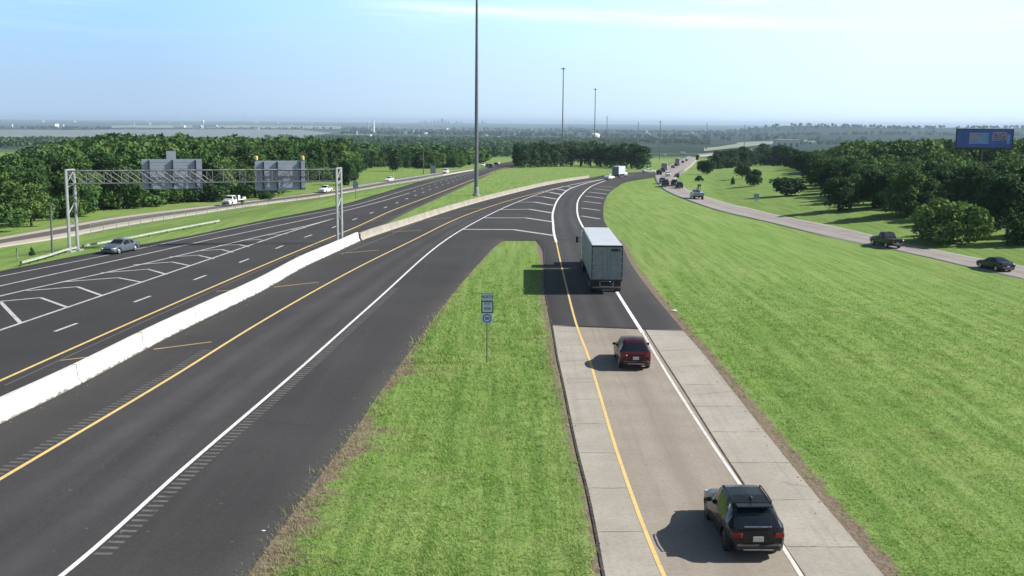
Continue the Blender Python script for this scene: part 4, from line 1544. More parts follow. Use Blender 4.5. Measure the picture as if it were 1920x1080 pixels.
def box_truck(label, loc, rz, cabcol, group=None, L=6.2, Hh=3.3, name='box_truck', boxmat='roof_white', doormat='trailer_door'):
    t = thing(name, label, 'truck', loc, rz, group)
    W = 2.35
    c = MB().box((0, -.9, .95 + (Hh - .95) / 2), (W, L - 2.1, Hh - .95), bev=.04).build('cargo_box', M[boxmat], t)
    MB().box((0, -.9 - (L - 2.1) / 2 - .012, 1.0 + (Hh - 1.05) / 2), (W - .3, .03, Hh - 1.25), bev=.006).build('rear_door', M[doormat], c)
    mb = MB()
    P = np.array([(-W / 2 * .92, 0, .55), (W / 2 * .92, 0, .55), (W / 2 * .92, 2.1, .55), (-W / 2 * .92, 2.1, .55),
                  (-W / 2 * .92, 0, 2.35), (W / 2 * .92, 0, 2.35), (W / 2 * .92, 1.05, 2.3), (-W / 2 * .92, 1.05, 2.3),
                  (W / 2 * .92, 1.5, 1.45), (-W / 2 * .92, 1.5, 1.45), (W / 2 * .85, 2.1, 1.3), (-W / 2 * .85, 2.1, 1.3)])
    P[:, 1] += L / 2 - 2.15
    mb.add(P, [(0, 1, 5, 4), (0, 3, 2, 1), (4, 5, 6, 7), (7, 6, 8, 9), (9, 8, 10, 11), (11, 10, 2, 3), (1, 2, 10, 8, 6, 5), (0, 4, 7, 9, 11, 3)])
    mb.build('cab', cabcol, t)
    e = .02
    MB().quad([P[7] + (0.12, e, -.08 + e), P[6] + (-.12, e, -.08 + e), P[8] + (-.12, e, .08 + e), P[9] + (.12, e, .08 + e)]).build('windshield', M['glass'], t)
    for sx in (-1, 1):
        y0 = L / 2 - 2.15
        MB().quad([(sx * (W / 2 * .92 + .012), y0 + .25, 1.5), (sx * (W / 2 * .92 + .012), y0 + 1.4, 1.5), (sx * (W / 2 * .92 + .012), y0 + 1.05, 2.15), (sx * (W / 2 * .92 + .012), y0 + .25, 2.15)]).build('side_window', M['glass'], t)
        for yw in (-L / 2 + 1.15, L / 2 - 1.0):
            w = MB().lathe([(.25, -.13), (.44, -.13), (.46, 0), (.44, .13), (.25, .13)], (sx * (W / 2 - .2), yw, .46), 14, axis='x').build('wheel', M['rubber'], t, smooth=True)
            MB().lathe([(.24, -.02), (.24, .02), (.1, .03)], (sx * (W / 2 - .08), yw, .46), 12, axis='x').build('rim', M['rim'], w)
        MB().box((sx * (W / 2 - .12), -L / 2 + .14, 1.08), (.16, .06, .14)).build('taillight', M['taillight'], t)
    MB().box((0, 0, .68), (1.5, L - .5, .3)).build('chassis', M['dark_metal'], t)
    MB().box((0, -L / 2 + .12, .55), (W * .9, .12, .14)).build('rear_bumper', M['dark_metal'], t)
    return t


def semi_truck():
    x, y = at_h(1139, 460, 4.1)[:2]
    t = thing('semi_truck', 'grey box trailer truck driving away on the asphalt ramp', 'truck', on_road(x, y), -.013)
    W, Ln, z0, z1 = 2.56, 15.6, 1.12, 4.05
    tr = thing('trailer', None, None, (0, 0, 0))
    tr.parent = t
    # body as a shell with separate roof and doors (local y forward from the rear)
    tb = MB().box((0, Ln / 2, (z0 + z1) / 2), (W, Ln, z1 - z0), bev=.03).build('trailer_box', M['trailer_side'], t)
    bpy.data.objects.remove(tr)
    MB().box((0, Ln / 2, z1 + .012), (W - .10, Ln - .1, .03), bev=.01).build('roof', M['roof_white'], tb)
    mb = MB()
    for sx in (-1, 1):
        mb.box((sx * (W / 2 + .004), Ln / 2, z1 - .06), (.03, Ln, .13))
        mb.box((sx * (W / 2 + .004), Ln / 2, z0 + .08), (.03, Ln, .18))
        for q in np.arange(.7, Ln, 1.22):
            mb.box((sx * (W / 2 + .002), q, (z0 + z1) / 2), (.015, .03, z1 - z0 - .3))
    mb.build('side_rail', M['trailer_door'], tb)
    for sx in (-1, 1):
        dd = MB().box((sx * W / 4 * .96, -.02, (z0 + z1) / 2 + .02), (W / 2 * .92, .05, z1 - z0 - .22), bev=.012).build('rear_door', M['trailer_door'], tb)
        mb = MB()
        for q in (.30, .92):
            mb.tube((sx * q, -.075, z0 + .12), (sx * q, -.075, z1 - .14), .022, n=6)
            mb.box((sx * q, -.085, z0 + .95), (.09, .05, .2))
        for z in np.linspace(z0 + .25, z1 - .3, 5):
            mb.box((sx * (W / 2 - .12), -.06, z), (.22, .03, .07))
        for z in (z0 + 1.15, z0 + 1.55):
            mb.box((sx * .62, -.05, z), (W / 2 * .8, .015, .05))
        mb.build('lock_rod', M['galv_white'], dd)
    mb = MB()
    mb.box((0, -.03, z1 - .06), (W, .07, .13))
    mb.box((0, -.03, z0 + .04), (W, .09, .14))
    for sx in (-1, 1):
        mb.box((sx * (W / 2 - .035), -.03, (z0 + z1) / 2), (.07, .07, z1 - z0 - .2))
    mb.build('door_frame', M['dark_metal'], tb)
    mb = MB()
    mb.box((W * .27, -.052, z1 - .36), (.75, .02, .22))
    mb.build('door_placard', M['dark_metal'], tb)
    for sx in (-1, 1):
        MB().box((sx * (W / 2 - .25), -.085, z0 + .04), (.3, .03, .09)).build('taillight', M['taillight'], tb)
    mb = MB()
    mb.box((0, .0, .58), (W * .9, .1, .12))
    for sx in (-1, 1):
        mb.box((sx * .55, .02, .85), (.1, .08, .5))
    mb.build('underride_guard', M['galv'], t)
    for sx in (-1, 1):
        MB().box((sx * .92, .75, .68), (.62, .03, .8)).build('mud_flap', M['plastic'], t)
    mb = MB()
    for sx in (-1, 1):
        mb.box((sx * .5, Ln * .45, .98), (.12, Ln * .86, .22))
    for yw in (1.75, 3.05):
        mb.box((0, yw, .52), (1.7, .16, .16))
    mb.build('undercarriage', M['dark_metal'], t)
    mb = MB().box((-.9, 11.6, .8), (.1, .1, .6)).box((.9, 11.6, .8), (.1, .1, .6))
    mb.build('landing_gear', M['dark_metal'], t)

    def wheel(sx, yw, xo=1.02, wd=.5):
        w = MB().lathe([(.3, -wd / 2), (.49, -wd / 2), (.51, -.03), (.47, 0), (.51, .03), (.49, wd / 2), (.3, wd / 2)], (sx * xo, yw, .51), 18, axis='x').build('wheel', M['rubber'], t, smooth=True)
        MB().lathe([(.28, -.02), (.29, .02), (.12, .05)] if sx > 0 else [(.12, -.05), (.29, -.02), (.28, .02)], (sx * (xo + wd / 2 - .03), yw, .51), 12, axis='x').build('rim', M['rim'], w)
    for yw in (1.75, 3.05, Ln - .9, Ln + .4):
        for sx in (-1, 1):
            wheel(sx, yw)
    for sx in (-1, 1):
        wheel(sx, Ln + 4.6, 1.05, .32)
    # tractor
    cp = carpaint('tractor', (.30, .33, .38), .1)
    mb = MB()
    mb.box((0, Ln + 2.5, 2.25), (2.35, 2.2, 2.9), bev=.15)
    mb.build('sleeper_cab', cp, t, smooth=True)
    mb = MB()
    mb.box((0, Ln + 4.4, 1.55), (2.1, 2.2, 1.35), bev=.2)
    mb.build('hood', cp, t, smooth=True)
    MB().box((0, Ln + 3.62, 2.75), (1.95, .06, .8), bev=.02).build('windshield', M['glass'], t)
    MB().box((0, Ln + 5.5, 1.3), (1.5, .08, 1.0), bev=.03).build('grille', M['chrome'], t)
    MB().box((0, Ln + 5.55, .62), (2.4, .2, .4), bev=.06).build('front_bumper', M['chrome'], t)
    MB().box((0, Ln + 2.4, .85), (.9, 6.2, .3)).build('chassis', M['dark_metal'], t)
    for sx in (-1, 1):
        m = MB().box((sx * 1.62, Ln + 3.6, 2.5), (.22, .16, .62), bev=.04)
        mo = m.build('mirror', M['plastic'], t, smooth=True)
        MB().tube((sx * 1.15, Ln + 3.55, 2.7), (sx * 1.6, Ln + 3.6, 2.7), .03, n=6).tube((sx * 1.15, Ln + 3.55, 2.3), (sx * 1.6, Ln + 3.6, 2.3), .03, n=6).build('mirror_arm', M['plastic'], mo)
        MB().tube((sx * 1.25, Ln + 1.2, .6), (sx * 1.25, Ln + 1.2, 3.6), .07, n=8).build('exhaust_stack', M['chrome'], t)
        MB().tube((sx * .95, Ln + 2.0, .75), (sx * .95, Ln + 3.4, .75), .32, n=12).build('fuel_tank', M['chrome'], t)
        MB().box((sx * .85, Ln + 5.42, 1.15), (.3, .1, .22), bev=.03).build('headlight', M['headlight'], t)


def flatbed_truck():
    p = at(430, 387)
    rz = heading((480, 381), (380, 396))
    wp = carpaint('work_white', (.80, .80, .79), 0)
    t = car('truck_cab', wp, 'white flatbed work truck on the left service road', 'truck', (p[0], p[1], p[2] + .04), rz, 'flatbed_truck', plate=False)
    # cab occupies local y -1.75..1.75; move the rig back
    y0 = -1.85
    MB().box((0, y0 - 1.9, .78), (.95, 4.2, .28)).build('chassis', M['dark_metal'], t)
    MB().box((0, y0 - 2.05, 1.12), (2.25, 4.0, .16), bev=.02).build('flatbed', wp, t)
    MB().box((0, y0 - .02, 1.55), (2.1, .12, 1.1), bev=.02).build('headboard', M['dark_metal'], t)
    MB().box((-.0, y0 - .75, 1.62), (2.1, .9, .86), bev=.04).build('tool_box', wp, t)
    MB().box((0, y0 - 2.4, 1.38), (1.5, 1.6, .4), bev=.08).build('load', M['dark_metal'], t, smooth=True)
    mb = MB()
    for sx in (-1, 1):
        mb.box((sx * .95, y0 - 3.35, 1.35), (.34, 1.3, .42), bev=.1)
    mb.build('fender_box', wp, t, smooth=True)
    for sx in (-1, 1):
        w = MB().lathe([(.25, -.22), (.43, -.22), (.45, 0), (.43, .22), (.25, .22)], (sx * .86, y0 - 2.75, .45), 16, axis='x').build('wheel', M['rubber'], t, smooth=True)
        MB().lathe([(.24, -.02), (.25, .02), (.1, .03)], (sx * 1.06, y0 - 2.75, .45), 12, axis='x').build('rim', M['rim'], w)
        MB().box((sx * .9, y0 - 4.04, 1.0), (.2, .05, .12)).build('taillight', M['taillight'], t)


def tow_truck():
    p = at(1304, 373)
    rz = heading((1330, 378), (1290, 364))
    cp = carpaint('slate', (.22, .27, .33), .2)
    t = car('truck_cab', cp, 'slate grey service truck with a rear boom on the frontage road', 'truck', (p[0], p[1], p[2] + .05), rz, 'service_truck', plate=False)
    y0 = -1.8
    MB().box((0, y0 - 1.5, .8), (.95, 3.4, .28)).build('chassis', M['dark_metal'], t)
    MB().box((0, y0 - 1.55, 1.25), (2.1, 3.0, .75), bev=.05).build('service_body', cp, t)
    mb = MB()
    mb.tube((0, y0 - .5, 1.6), (0, y0 - 2.6, 3.2), .11, n=8)
    mb.tube((-.45, y0 - 1.0, 1.6), (-.25, y0 - 2.4, 3.0), .06, n=6)
    mb.tube((.45, y0 - 1.0, 1.6), (.25, y0 - 2.4, 3.0), .06, n=6)
    mb.box((0, y0 - 2.7, 3.2), (.8, .3, .3), bev=.03)
    mb.build('boom', M['dark_metal'], t)
    MB().box((0, -.2, 2.22), (1.3, .3, .14), bev=.03).build('light_bar', M['lamp_orange'], t)
    for sx in (-1, 1):
        w = MB().lathe([(.25, -.2), (.43, -.2), (.45, 0), (.43, .2), (.25, .2)], (sx * .86, y0 - 1.9, .45), 14, axis='x').build('wheel', M['rubber'], t, smooth=True)
        MB().lathe([(.24, -.02), (.25, .02), (.1, .03)], (sx * 1.05, y0 - 1.9, .45), 12, axis='x').build('rim', M['rim'], w)
        MB().box((sx * .9, y0 - 3.06, 1.2), (.2, .04, .14)).build('taillight', M['taillight'], t)


def build_vehicles():
    black = carpaint('black', (.006, .0065, .007), .0, .22)
    maroon = carpaint('maroon', (.050, .005, .010), .1, .3)
    silver = carpaint('silver', (.13, .165, .205), .4, .3)
    white = carpaint('white', (.78, .78, .78), 0, .3)
    navy = carpaint('dark_blue', (.014, .02, .032), .2, .25)
    grey = carpaint('mid_grey', (.16, .17, .18), .3, .35)
    red = carpaint('dull_red', (.22, .03, .02), .1, .35)
    sl = SPECS['suv']['L']
    car('suv', black, 'black SUV nearest the camera on the concrete ramp', 'car', on_road(at_h(1417, 1038, .3)[0], at_h(1417, 1038, .3)[1] + sl / 2, 0), R(1.5), 'suv_car', rims='rim_dark', rails=True)
    car('crossover', maroon, 'dark maroon hatchback crossover between the black SUV and the trailer truck', 'car', on_road(at_h(1192, 687, .3)[0], at_h(1192, 687, .3)[1] + 2.25), .0, 'crossover_car')
    semi_truck()
    p = at(226, 473.5)
    car('sedan', silver, 'silver sedan coming down the highway past the guard rail', 'car', (p[0], p[1], p[2] + .03), heading((300, 459), (170, 484)), 'sedan_car', lights_on=True)
    flatbed_truck()
    p = at(610, 362)
    pk = car('pickup', white, 'white pickup with a dark front on the service road between the gantry legs', 'pickup truck', (p[0], p[1], p[2] + .05), heading((680, 350), (560, 369)), 'pickup_truck')
    p = at(730, 341)
    car('sedan', white, 'white sedan on the service road beyond the gantry', 'car', (p[0], p[1], p[2] + .1), heading((780, 332), (700, 346)), 'sedan_car')
    p = at(836, 326)
    car('crossover', white, 'small distant white car where the service road joins the highway', 'car', (p[0], p[1], p[2] + .15), heading((870, 320), (820, 328)), 'crossover_car', far=True)
    p = at(1661, 463)
    car('pickup', black, 'black pickup on the frontage road in front of the big bush', 'pickup truck', (p[0], p[1], p[2] + .05), heading((1700, 467), (1600, 445)), 'pickup_truck')
    p = at(1865, 506)
    car('coupe', navy, 'dark blue low car at the right end of the frontage road', 'car', (p[0], p[1], p[2] + .045), heading((1920, 514), (1800, 488)), 'coupe_car')
    tow_truck()
    # white box truck and the car behind it at the bend
    h1 = heading((1130, 336), (1190, 327))
    p = at(1162, 333)
    box_truck('white box truck at the bend in front of the oaks', (p[0], p[1], p[2] + .2), h1 - .25, white, boxmat='roof_white', L=7.0, Hh=3.4)
    p = at(1142.5, 337)
    car('sedan', white, 'white car just behind the white box truck at the bend', 'car', (p[0], p[1], p[2] + .18), h1 - .2, 'sedan_car', far=True)
    # queue on the frontage road and beyond
    G = 'far vehicles queuing beyond the frontage road bend'
    hq = heading((1250, 340), (1245, 322))
    q = [('suv', grey, 1242, 345, 'grey SUV at the near left of the far queue', (1250, 352), (1243, 338)),
         ('pickup', navy, 1247, 351, 'dark pickup right behind the grey SUV of the far queue', (1260, 360), (1247, 345)),
         ('suv', black, 1264, 349.5, 'black SUV at the near right of the far queue', (1275, 355), (1262, 340)),
         ('crossover', black, 1273, 354, 'low black car last in the far queue, nearest the service truck', (1290, 362), (1270, 350)),
         ('sedan', white, 1253, 331.5, 'white car in the middle of the far queue', (1256, 338), (1256, 325)),
         ('suv', black, 1236, 329, 'black SUV at the left edge of the far queue by the bend', (1240, 334), (1244, 320)),
         ('crossover', navy, 1243, 324, 'dark blue car ahead of the black SUV at the far bend', (1240, 330), (1252, 316)),
         ('sedan', grey, 1262, 316, 'grey car behind the tall grey box truck far off', (1256, 322), (1270, 308)),
         ('suv', navy, 1267, 312.5, 'dark SUV beside the tall grey box truck far off', (1262, 318), (1275, 305)),
         ('crossover', black, 1280, 306.5, 'small black car in the upper far queue', (1275, 312), (1288, 300)),
         ('sedan', white, 1290, 300.5, 'tiny white car at the top of the far queue', (1284, 305), (1296, 295)),
         ('suv', grey, 1287, 303, 'tiny grey SUV behind the top white car of the far queue', (1284, 306), (1294, 297))]
    for kind, pt, px, py, lab, a, b in q:
        p = at(px, py)
        car(kind, pt, lab, 'car' if kind != 'pickup' else 'pickup truck', (p[0], p[1], p[2] + .2), heading(a, b), {'suv': 'suv_car', 'pickup': 'pickup_truck', 'sedan': 'sedan_car', 'crossover': 'crossover_car'}[kind], G, far=True)
    p = at(1245.5, 320.5)
    box_truck('grey box truck left of centre in the far queue', (p[0], p[1], p[2] + .2), heading((1242, 326), (1253, 314)), white, G, Hh=3.1, boxmat='bld_grey')
    p = at(1270, 311.5)
    box_truck('tall dark grey box truck in the upper far queue', (p[0], p[1], p[2] + .2), heading((1262, 318), (1275, 305)), white, G, L=8.5, Hh=4.0, boxmat='bld_grey')
    # oncoming and distant traffic on the far highway
    G2 = 'distant vehicles on the highway by the tall mast'
    for kind, pt, px, py, lab in (('crossover', white, 906, 313.5, 'distant white car just right of the tall mast'), ('sedan', navy, 914, 314.5, 'distant dark car following the white one by the tall mast'),
                                  ('suv', black, 920, 316, 'distant black SUV nearest the grass by the tall mast'), ('crossover', white, 934, 309.5, 'distant white car beside the dark sign post')):
        p = at(px, py)
        car(kind, pt, lab, 'car', (p[0], p[1], p[2] + .3), heading((940, 309), (890, 323)), {'suv': 'suv_car', 'sedan': 'sedan_car', 'crossover': 'crossover_car'}[kind], G2, far=True)
    G3 = 'white vehicles on the far cross road'
    for kind, px, py, lab in (('crossover', 1203, 293, 'tiny white car right of the row of oaks'), ('suv', 1246, 291.5, 'tiny white SUV beside the mast on the green slope')):
        p = at(px, py)
        car(kind, white, lab, 'car', (p[0], p[1], p[2] + .1), R(-80), {'suv': 'suv_car', 'crossover': 'crossover_car'}[kind], G3, far=True)
    p = at(1281, 289.5)
    box_truck('long white truck crossing above the far queue', (p[0], p[1], p[2] + .1), R(-82), white, G3, L=9.0, Hh=3.4)
    p = at(1217, 325)
    car('sedan', white, 'small white car entering the bend left of the far queue', 'car', (p[0], p[1], p[2] + .2), R(-70), 'sedan_car', G, far=True)
    # white guard wall by the queue
    P = resample(smooth_line(pts([(1272.5, 333), (1275, 328), (1282, 323.5)]), 8), 14)
    b = extrude_profile(P, [(-.3, -.1), (-.18, 1.3), (.18, 1.3), (.3, -.1)]).build('barrier_end', M['barrier_white'])
    tag(b, 'short white curved barrier end on the grass right of the far queue', 'barrier')


# ------------------------------------------------------------------ trees
def leaf_quads(rng, lobes, n, size, bottom=.55, jitter=.75, fill=.25):
    C = np.array([l[0] for l in lobes])
    Rr = np.array([l[1] for l in lobes])
    w = Rr ** 2
    idx = rng.choice(len(lobes), n, p=w / w.sum())
    d = rng.normal(size=(n, 3))
    d /= np.linalg.norm(d, axis=1)[:, None]
    flip = (d[:, 2] < -.15) & (rng.random(n) < bottom)
    d[flip, 2] *= -1
    rad = Rr[idx] * (1 - fill * rng.random(n) ** 1.5 + .10 * rng.normal(size=n))
    P = C[idx] + d * rad[:, None] * np.array([1, 1, .85])
    nn = d + jitter * rng.normal(size=(n, 3)) + np.array([0, 0, .25])
    nn /= np.linalg.norm(nn, axis=1)[:, None]
    t = np.cross(nn, rng.normal(size=(n, 3)))
    t /= np.linalg.norm(t, axis=1)[:, None]
    b = np.cross(nn, t)
    s = size * rng.uniform(.6, 1.35, n)
    a, c = t * s[:, None], b * (s * rng.uniform(.5, .9, n))[:, None]
    V = np.stack([P - a, P - c * .9, P + a, P + c * 1.1], 1).reshape(-1, 3)
    return V.astype(np.float32), np.arange(4 * n).reshape(-1, 4)


def crown_lobes(rng, kind, h):
    L_ = []
    if kind == 'broad':
        r = h * rng.uniform(.36, .46)
        zc = h * .60
        for _ in range(int(rng.integers(17, 25))):
            d = rng.normal(size=3)
            d /= np.linalg.norm(d)
            q = rng.random() ** .45
            p = np.array([d[0] * r * q, d[1] * r * q, zc + d[2] * h * .30 * q])
            L_.append((p, h * rng.uniform(.11, .19)))
        L_.append((np.array([0, 0, zc]), h * .27))
    elif kind == 'edge':
        r = h * rng.uniform(.32, .42)
        for _ in range(int(rng.integers(26, 34))):
            z = h * rng.uniform(.10, .88)
            u = z / h
            rr = r * (1.05 - .75 * max(0, (u - .45) / .5) ** 1.5)
            a = rng.random() * 2 * PI
            q = rng.random() ** .5
            L_.append((np.array([math.cos(a) * rr * q, math.sin(a) * rr * q, z]), h * rng.uniform(.10, .17)))
        L_.append((np.array([0, 0, h * .5]), h * .26))
    elif kind == 'cone':
        for k in range(22):
            z = h * (.08 + .85 * (k / 21))
            rr = h * .26 * (1 - (z / h)) ** .75 + .15
            a = rng.random() * 2 * PI
            L_.append((np.array([math.cos(a) * rr * .55, math.sin(a) * rr * .55, z]), rr * rng.uniform(.6, .85) + .12))
    elif kind == 'oval':
        for k in range(22):
            z = h * (.08 + .80 * rng.random())
            u = (z / h - .46) / .46
            rr = h * .33 * math.sqrt(max(.05, 1 - u * u))
            a = rng.random() * 2 * PI
            L_.append((np.array([math.cos(a) * rr * .5, math.sin(a) * rr * .5, z]), rr * rng.uniform(.5, .8) + .15))
    elif kind == 'bush':
        r = h * .62
        for _ in range(24):
            a = rng.random() * 2 * PI
            q = rng.random() ** .5
            z = h * (.08 + .68 * rng.random() * (1 - .5 * q))
            L_.append((np.array([math.cos(a) * r * q, math.sin(a) * r * q, z]), h * rng.uniform(.14, .26)))
        L_.append((np.array([0, 0, h * .4]), h * .36))
    elif kind == 'round':
        for _ in range(34):
            d = rng.normal(size=3)
            d /= np.linalg.norm(d)
            q = rng.random() ** .4
            L_.append((np.array([d[0] * h * .36 * q, d[1] * h * .36 * q, h * .44 + d[2] * h * .30 * q]), h * rng.uniform(.15, .23)))
        L_.append((np.array([0, 0, h * .44]), h * .34))
    elif kind == 'hedge':
        for _ in range(60):
            x = rng.uniform(-1, 1)
            L_.append((np.array([x * h * 1.0, rng.normal() * h * .25, h * rng.uniform(.12, .66) * (1 - .25 * x * x)]), h * rng.uniform(.20, .32)))
    return L_


LEAFM = {}


def tree_meshes(kind, seed, h, n, size, mat):
    rng = np.random.default_rng(seed)
    V, Fa = leaf_quads(rng, crown_lobes(rng, kind, h), n, size)
    o = mesh_np('crown', V, Fa, mat)
    crown = o.data
    bpy.data.objects.remove(o)
    mb = MB()
    tr = {'broad': .035, 'edge': .03, 'cone': .022, 'oval': .022, 'bush': .02, 'round': .02, 'hedge': .02}[kind] * h
    mb.tube((0, 0, -.6), (0, 0, h * .32), tr, tr * .75, 8)
    for k in range(5):
        a = 2 * PI * k / 5 + rng.random()
        l = h * (.25 if kind == 'broad' else .12)
        mb.tube((0, 0, h * (.22 + .03 * k)), (math.cos(a) * l, math.sin(a) * l, h * (.42 + .05 * k)), tr * .5, tr * .18, 6)
    mb.tube((0, 0, h * .3), (0, 0, h * .75), tr * .7, tr * .2, 6)
    o = mb.build('trunk', M['bark'])
    trunk = o.data
    bpy.data.objects.remove(o)
    return crown, trunk


def plant(crown, trunk, name, label, cat, loc, rz, sc, group=None):
    t = thing(name, label, cat, loc, rz, group)
    t.scale = (sc[0], sc[1], sc[2]) if hasattr(sc, '__len__') else (sc, sc, sc)
    for nm, me in (('crown', crown), ('trunk', trunk)):
        link(bpy.data.objects.new(nm, me), t)
    return t


BND_L = [(-400, 470), (0, 438), (100, 418), (225, 399), (375, 382), (500, 370), (545, 358), (575, 343), (640, 336), (662, 330), (680, 319), (725, 312), (770, 313), (800, 318), (850, 315), (890, 309), (930, 303.5), (968, 302)]
BND_R = [(1335, 318), (1380, 313), (1440, 309), (1475, 312), (1500, 321), (1525, 338), (1545, 364), (1600, 384), (1650, 398), (1712, 408), (1790, 420), (1880, 436), (1960, 452), (2200, 500)]


def build_trees():
    rng = np.random.default_rng(21)
    broad = [tree_meshes('edge', 100 + i, 10, 5200, .26, M['leaf'] if i < 6 else M['leaf_light'] if i < 8 else M['leaf_dark']) for i in range(10)]
    broad_r = [tree_meshes('edge', 150 + i, 10, 5200, .26, M['leaf_dark'] if i < 3 else M['leaf']) for i in range(5)]
    oaks = [tree_meshes('edge' if i % 2 else 'broad', 170 + i, 10, 2400, .36, M['leaf_dark']) for i in range(4)]
    cone = [tree_meshes('cone', 200 + i, 8, 2200, .26, M['leaf_dark']) for i in range(2)]
    oval = [tree_meshes('oval', 220 + i, 8, 2400, .27, M['leaf_dark']) for i in range(3)]
    bush = [tree_meshes('bush', 240 + i, 6, 4200, .26, m) for i, m in enumerate((M['leaf_light'], M['leaf'], M['leaf_dark']))]

    rnd = [tree_meshes('round', 270 + i, 6, 4200, .24, M['leaf_dark']) for i in range(3)]
    # -- particular trees one can point to
    def spec(meshes, name, label, cat, px, py, hpx, base_h, wide=1.0, rz=0.0):
        p = at(px, py)
        hm = hpx * p[1] / F
        s = hm / base_h
        plant(*meshes, name, label, cat, p, rz, (s * wide, s * wide, s))
    spec(bush[0], 'bush', 'big bright green bush beside the frontage road behind the black pickup', 'bush', 1786, 451, 104, 6.2, 1.02, .4)
    spec(bush[1], 'bush', 'bright green bush cut by the right edge of the photo', 'bush', 1926, 456, 78, 6.2, .8, 2.0)
    spec(rnd[0], 'bush', 'wide dark clipped looking shrub on the right hand bank', 'bush', 1476, 367, 40, 5.6, 1.65, .12)
    spec(rnd[1], 'juniper_tree', 'round dark juniper on the right bank nearest the oaks end', 'tree', 1392, 335, 30, 5.6, 1.05, 1.0)
    spec(rnd[2], 'juniper_tree', 'round dark juniper with a loose top beside the wide shrub', 'tree', 1413, 349, 33, 5.6, 1.05, 2.2)
    spec(cone[0], 'juniper_tree', 'tiny dark sapling on the right bank', 'tree', 1374, 346, 15, 7.8, .9)
    spec(rnd[0], 'juniper_tree', 'dark rounded tree right of the far queue by the tall sign post', 'tree', 1325, 327, 32, 5.6, 1.1, 3.1)
    spec(broad_r[0], 'tree', 'dark leaning tree with a visible trunk at the front of the right woods', 'tree', 1572, 396, 66, 9.8, 1.25, 1.0)
    spec(bush[2], 'tree', 'small thin tree on the bank right of the white barrier end', 'tree', 1311, 340, 14, 6.2, .8)
    spec(oval[0], 'juniper_tree', 'dark oval juniper at the top of the left grassy bank', 'tree', 742, 321, 39, 7.6, 1.05)
    spec(oval[1], 'juniper_tree', 'dark oval juniper left of the other one on the left bank', 'tree', 680, 319, 37, 7.6, 1.0)
    spec(oval[2], 'juniper_tree', 'narrower dark juniper right of the dark oval one on the left bank', 'tree', 763, 315, 32, 7.6, .9)
    spec(broad[6], 'tree', 'bright yellow green tree behind the right sign panel', 'tree', 628, 335, 66, 9.8, 1.2, .3)
    spec(broad[9], 'tree', 'dark tree just right of the far gantry leg', 'tree', 653, 347, 48, 9.8, .9, .3)
    spec(bush[1], 'bush', 'low dark bush below the right sign panel', 'bush', 499, 375, 24, 6.2, .9)
    spec(cone[1], 'bush', 'small dark shrub in the grass left of the gantry', 'bush', 60, 479, 16, 7.8, 1.2)

    lobes_far = [crown_lobes(np.random.default_rng(300 + i), 'edge' if i % 2 else 'broad', 10) for i in range(6)]
    far_hi = [leaf_quads(np.random.default_rng(310 + i), lobes_far[i], 750, .60) for i in range(6)]
    far_lo = [leaf_quads(np.random.default_rng(320 + i), lobes_far[i], 240, 1.05) for i in range(6)]
    far_xl = [leaf_quads(np.random.default_rng(330 + i), lobes_far[i], 46, 2.3) for i in range(6)]

    def scatter(bnd, x0, x1, y0, y1, step, pxlo, pxhi):
        gx = np.arange(x0, x1, step)
        gy = np.arange(y0, y1, step)
        X, Y = np.meshgrid(gx, gy)
        X = (X + rng.uniform(-.42, .42, X.shape) * step).ravel()
        Y = (Y + rng.uniform(-.42, .42, Y.shape) * step).ravel()
        px, py, _ = proj(X, Y, H(X, Y))
        b = np.interp(px, [q[0] for q in bnd], [q[1] for q in bnd])
        ok = (px > pxlo) & (px < pxhi) & (py < b)
        return X[ok], Y[ok], px[ok], py[ok]

    def mass(name, X, Y, hs, templ, mat, label, cat='woodland'):
        Vs, Fs, n = [], [], 0
        ks = rng.integers(0, len(templ), len(X))
        for i in range(len(X)):
            V, Fa = templ[ks[i]]
            a = rng.random() * 2 * PI
            s = hs[i] / 10
            c, d = math.cos(a) * s, math.sin(a) * s
            W = np.empty_like(V)
            W[:, 0] = V[:, 0] * c - V[:, 1] * d + X[i]
            W[:, 1] = V[:, 0] * d + V[:, 1] * c + Y[i]
            W[:, 2] = V[:, 2] * s + H(X[i], Y[i])
            Vs.append(W)
            Fs.append(Fa + n)
            n += len(V)
        o = mesh_np(name, np.vstack(Vs), np.vstack(Fs), mat)
        tag(o, label, cat, kind='stuff')
        return o

    # -- left wood
    X, Y, px, py = scatter(BND_L, -420, 30, 120, 900, 6.6, -80, 975)
    keep = Y < np.interp(px, [0, 100, 250, 600, 660, 1000], [300, 480, 700, 760, 640, 660])
    X, Y, px, py = X[keep], Y[keep], px[keep], py[keep]
    b = np.interp(px, [q[0] for q in BND_L], [q[1] for q in BND_L])
    o = np.argsort((b - py) + .12 * Y)
    front = o[:150]
    for i in front:
        k = int(rng.choice(10, p=[.13, .13, .13, .12, .12, .11, .05, .05, .08, .08]))
        h = rng.choice([rng.uniform(5.5, 8), rng.uniform(8.0, 11.5), rng.uniform(9.5, 12.5)], p=[.25, .5, .25]) * (.75 if px[i] > 660 else 1)
        s = h / 10
        if rng.random() < .12:
            s = h / 8
            plant(*cone[int(rng.integers(0, 2))], 'juniper_tree', 'narrow dark juniper crowded into the edge of the left wood', 'tree', (X[i], Y[i], float(H(X[i], Y[i]))), rng.random() * 6.28, (s, s, s), 'junipers of the left wood')
            continue
        plant(*broad[k], 'tree', 'leafy green tree crowded into the edge of the left wood', 'tree', (X[i], Y[i], float(H(X[i], Y[i]))), rng.random() * 6.28, (s * rng.uniform(.85, 1.2), s * rng.uniform(.85, 1.2), s * rng.uniform(.85, 1.12)), 'trees of the left wood')
    rest = o[150:]
    nr = rest[Y[rest] < 420]
    fr = rest[Y[rest] >= 420]
    print('left wood', len(front), len(nr), len(fr))
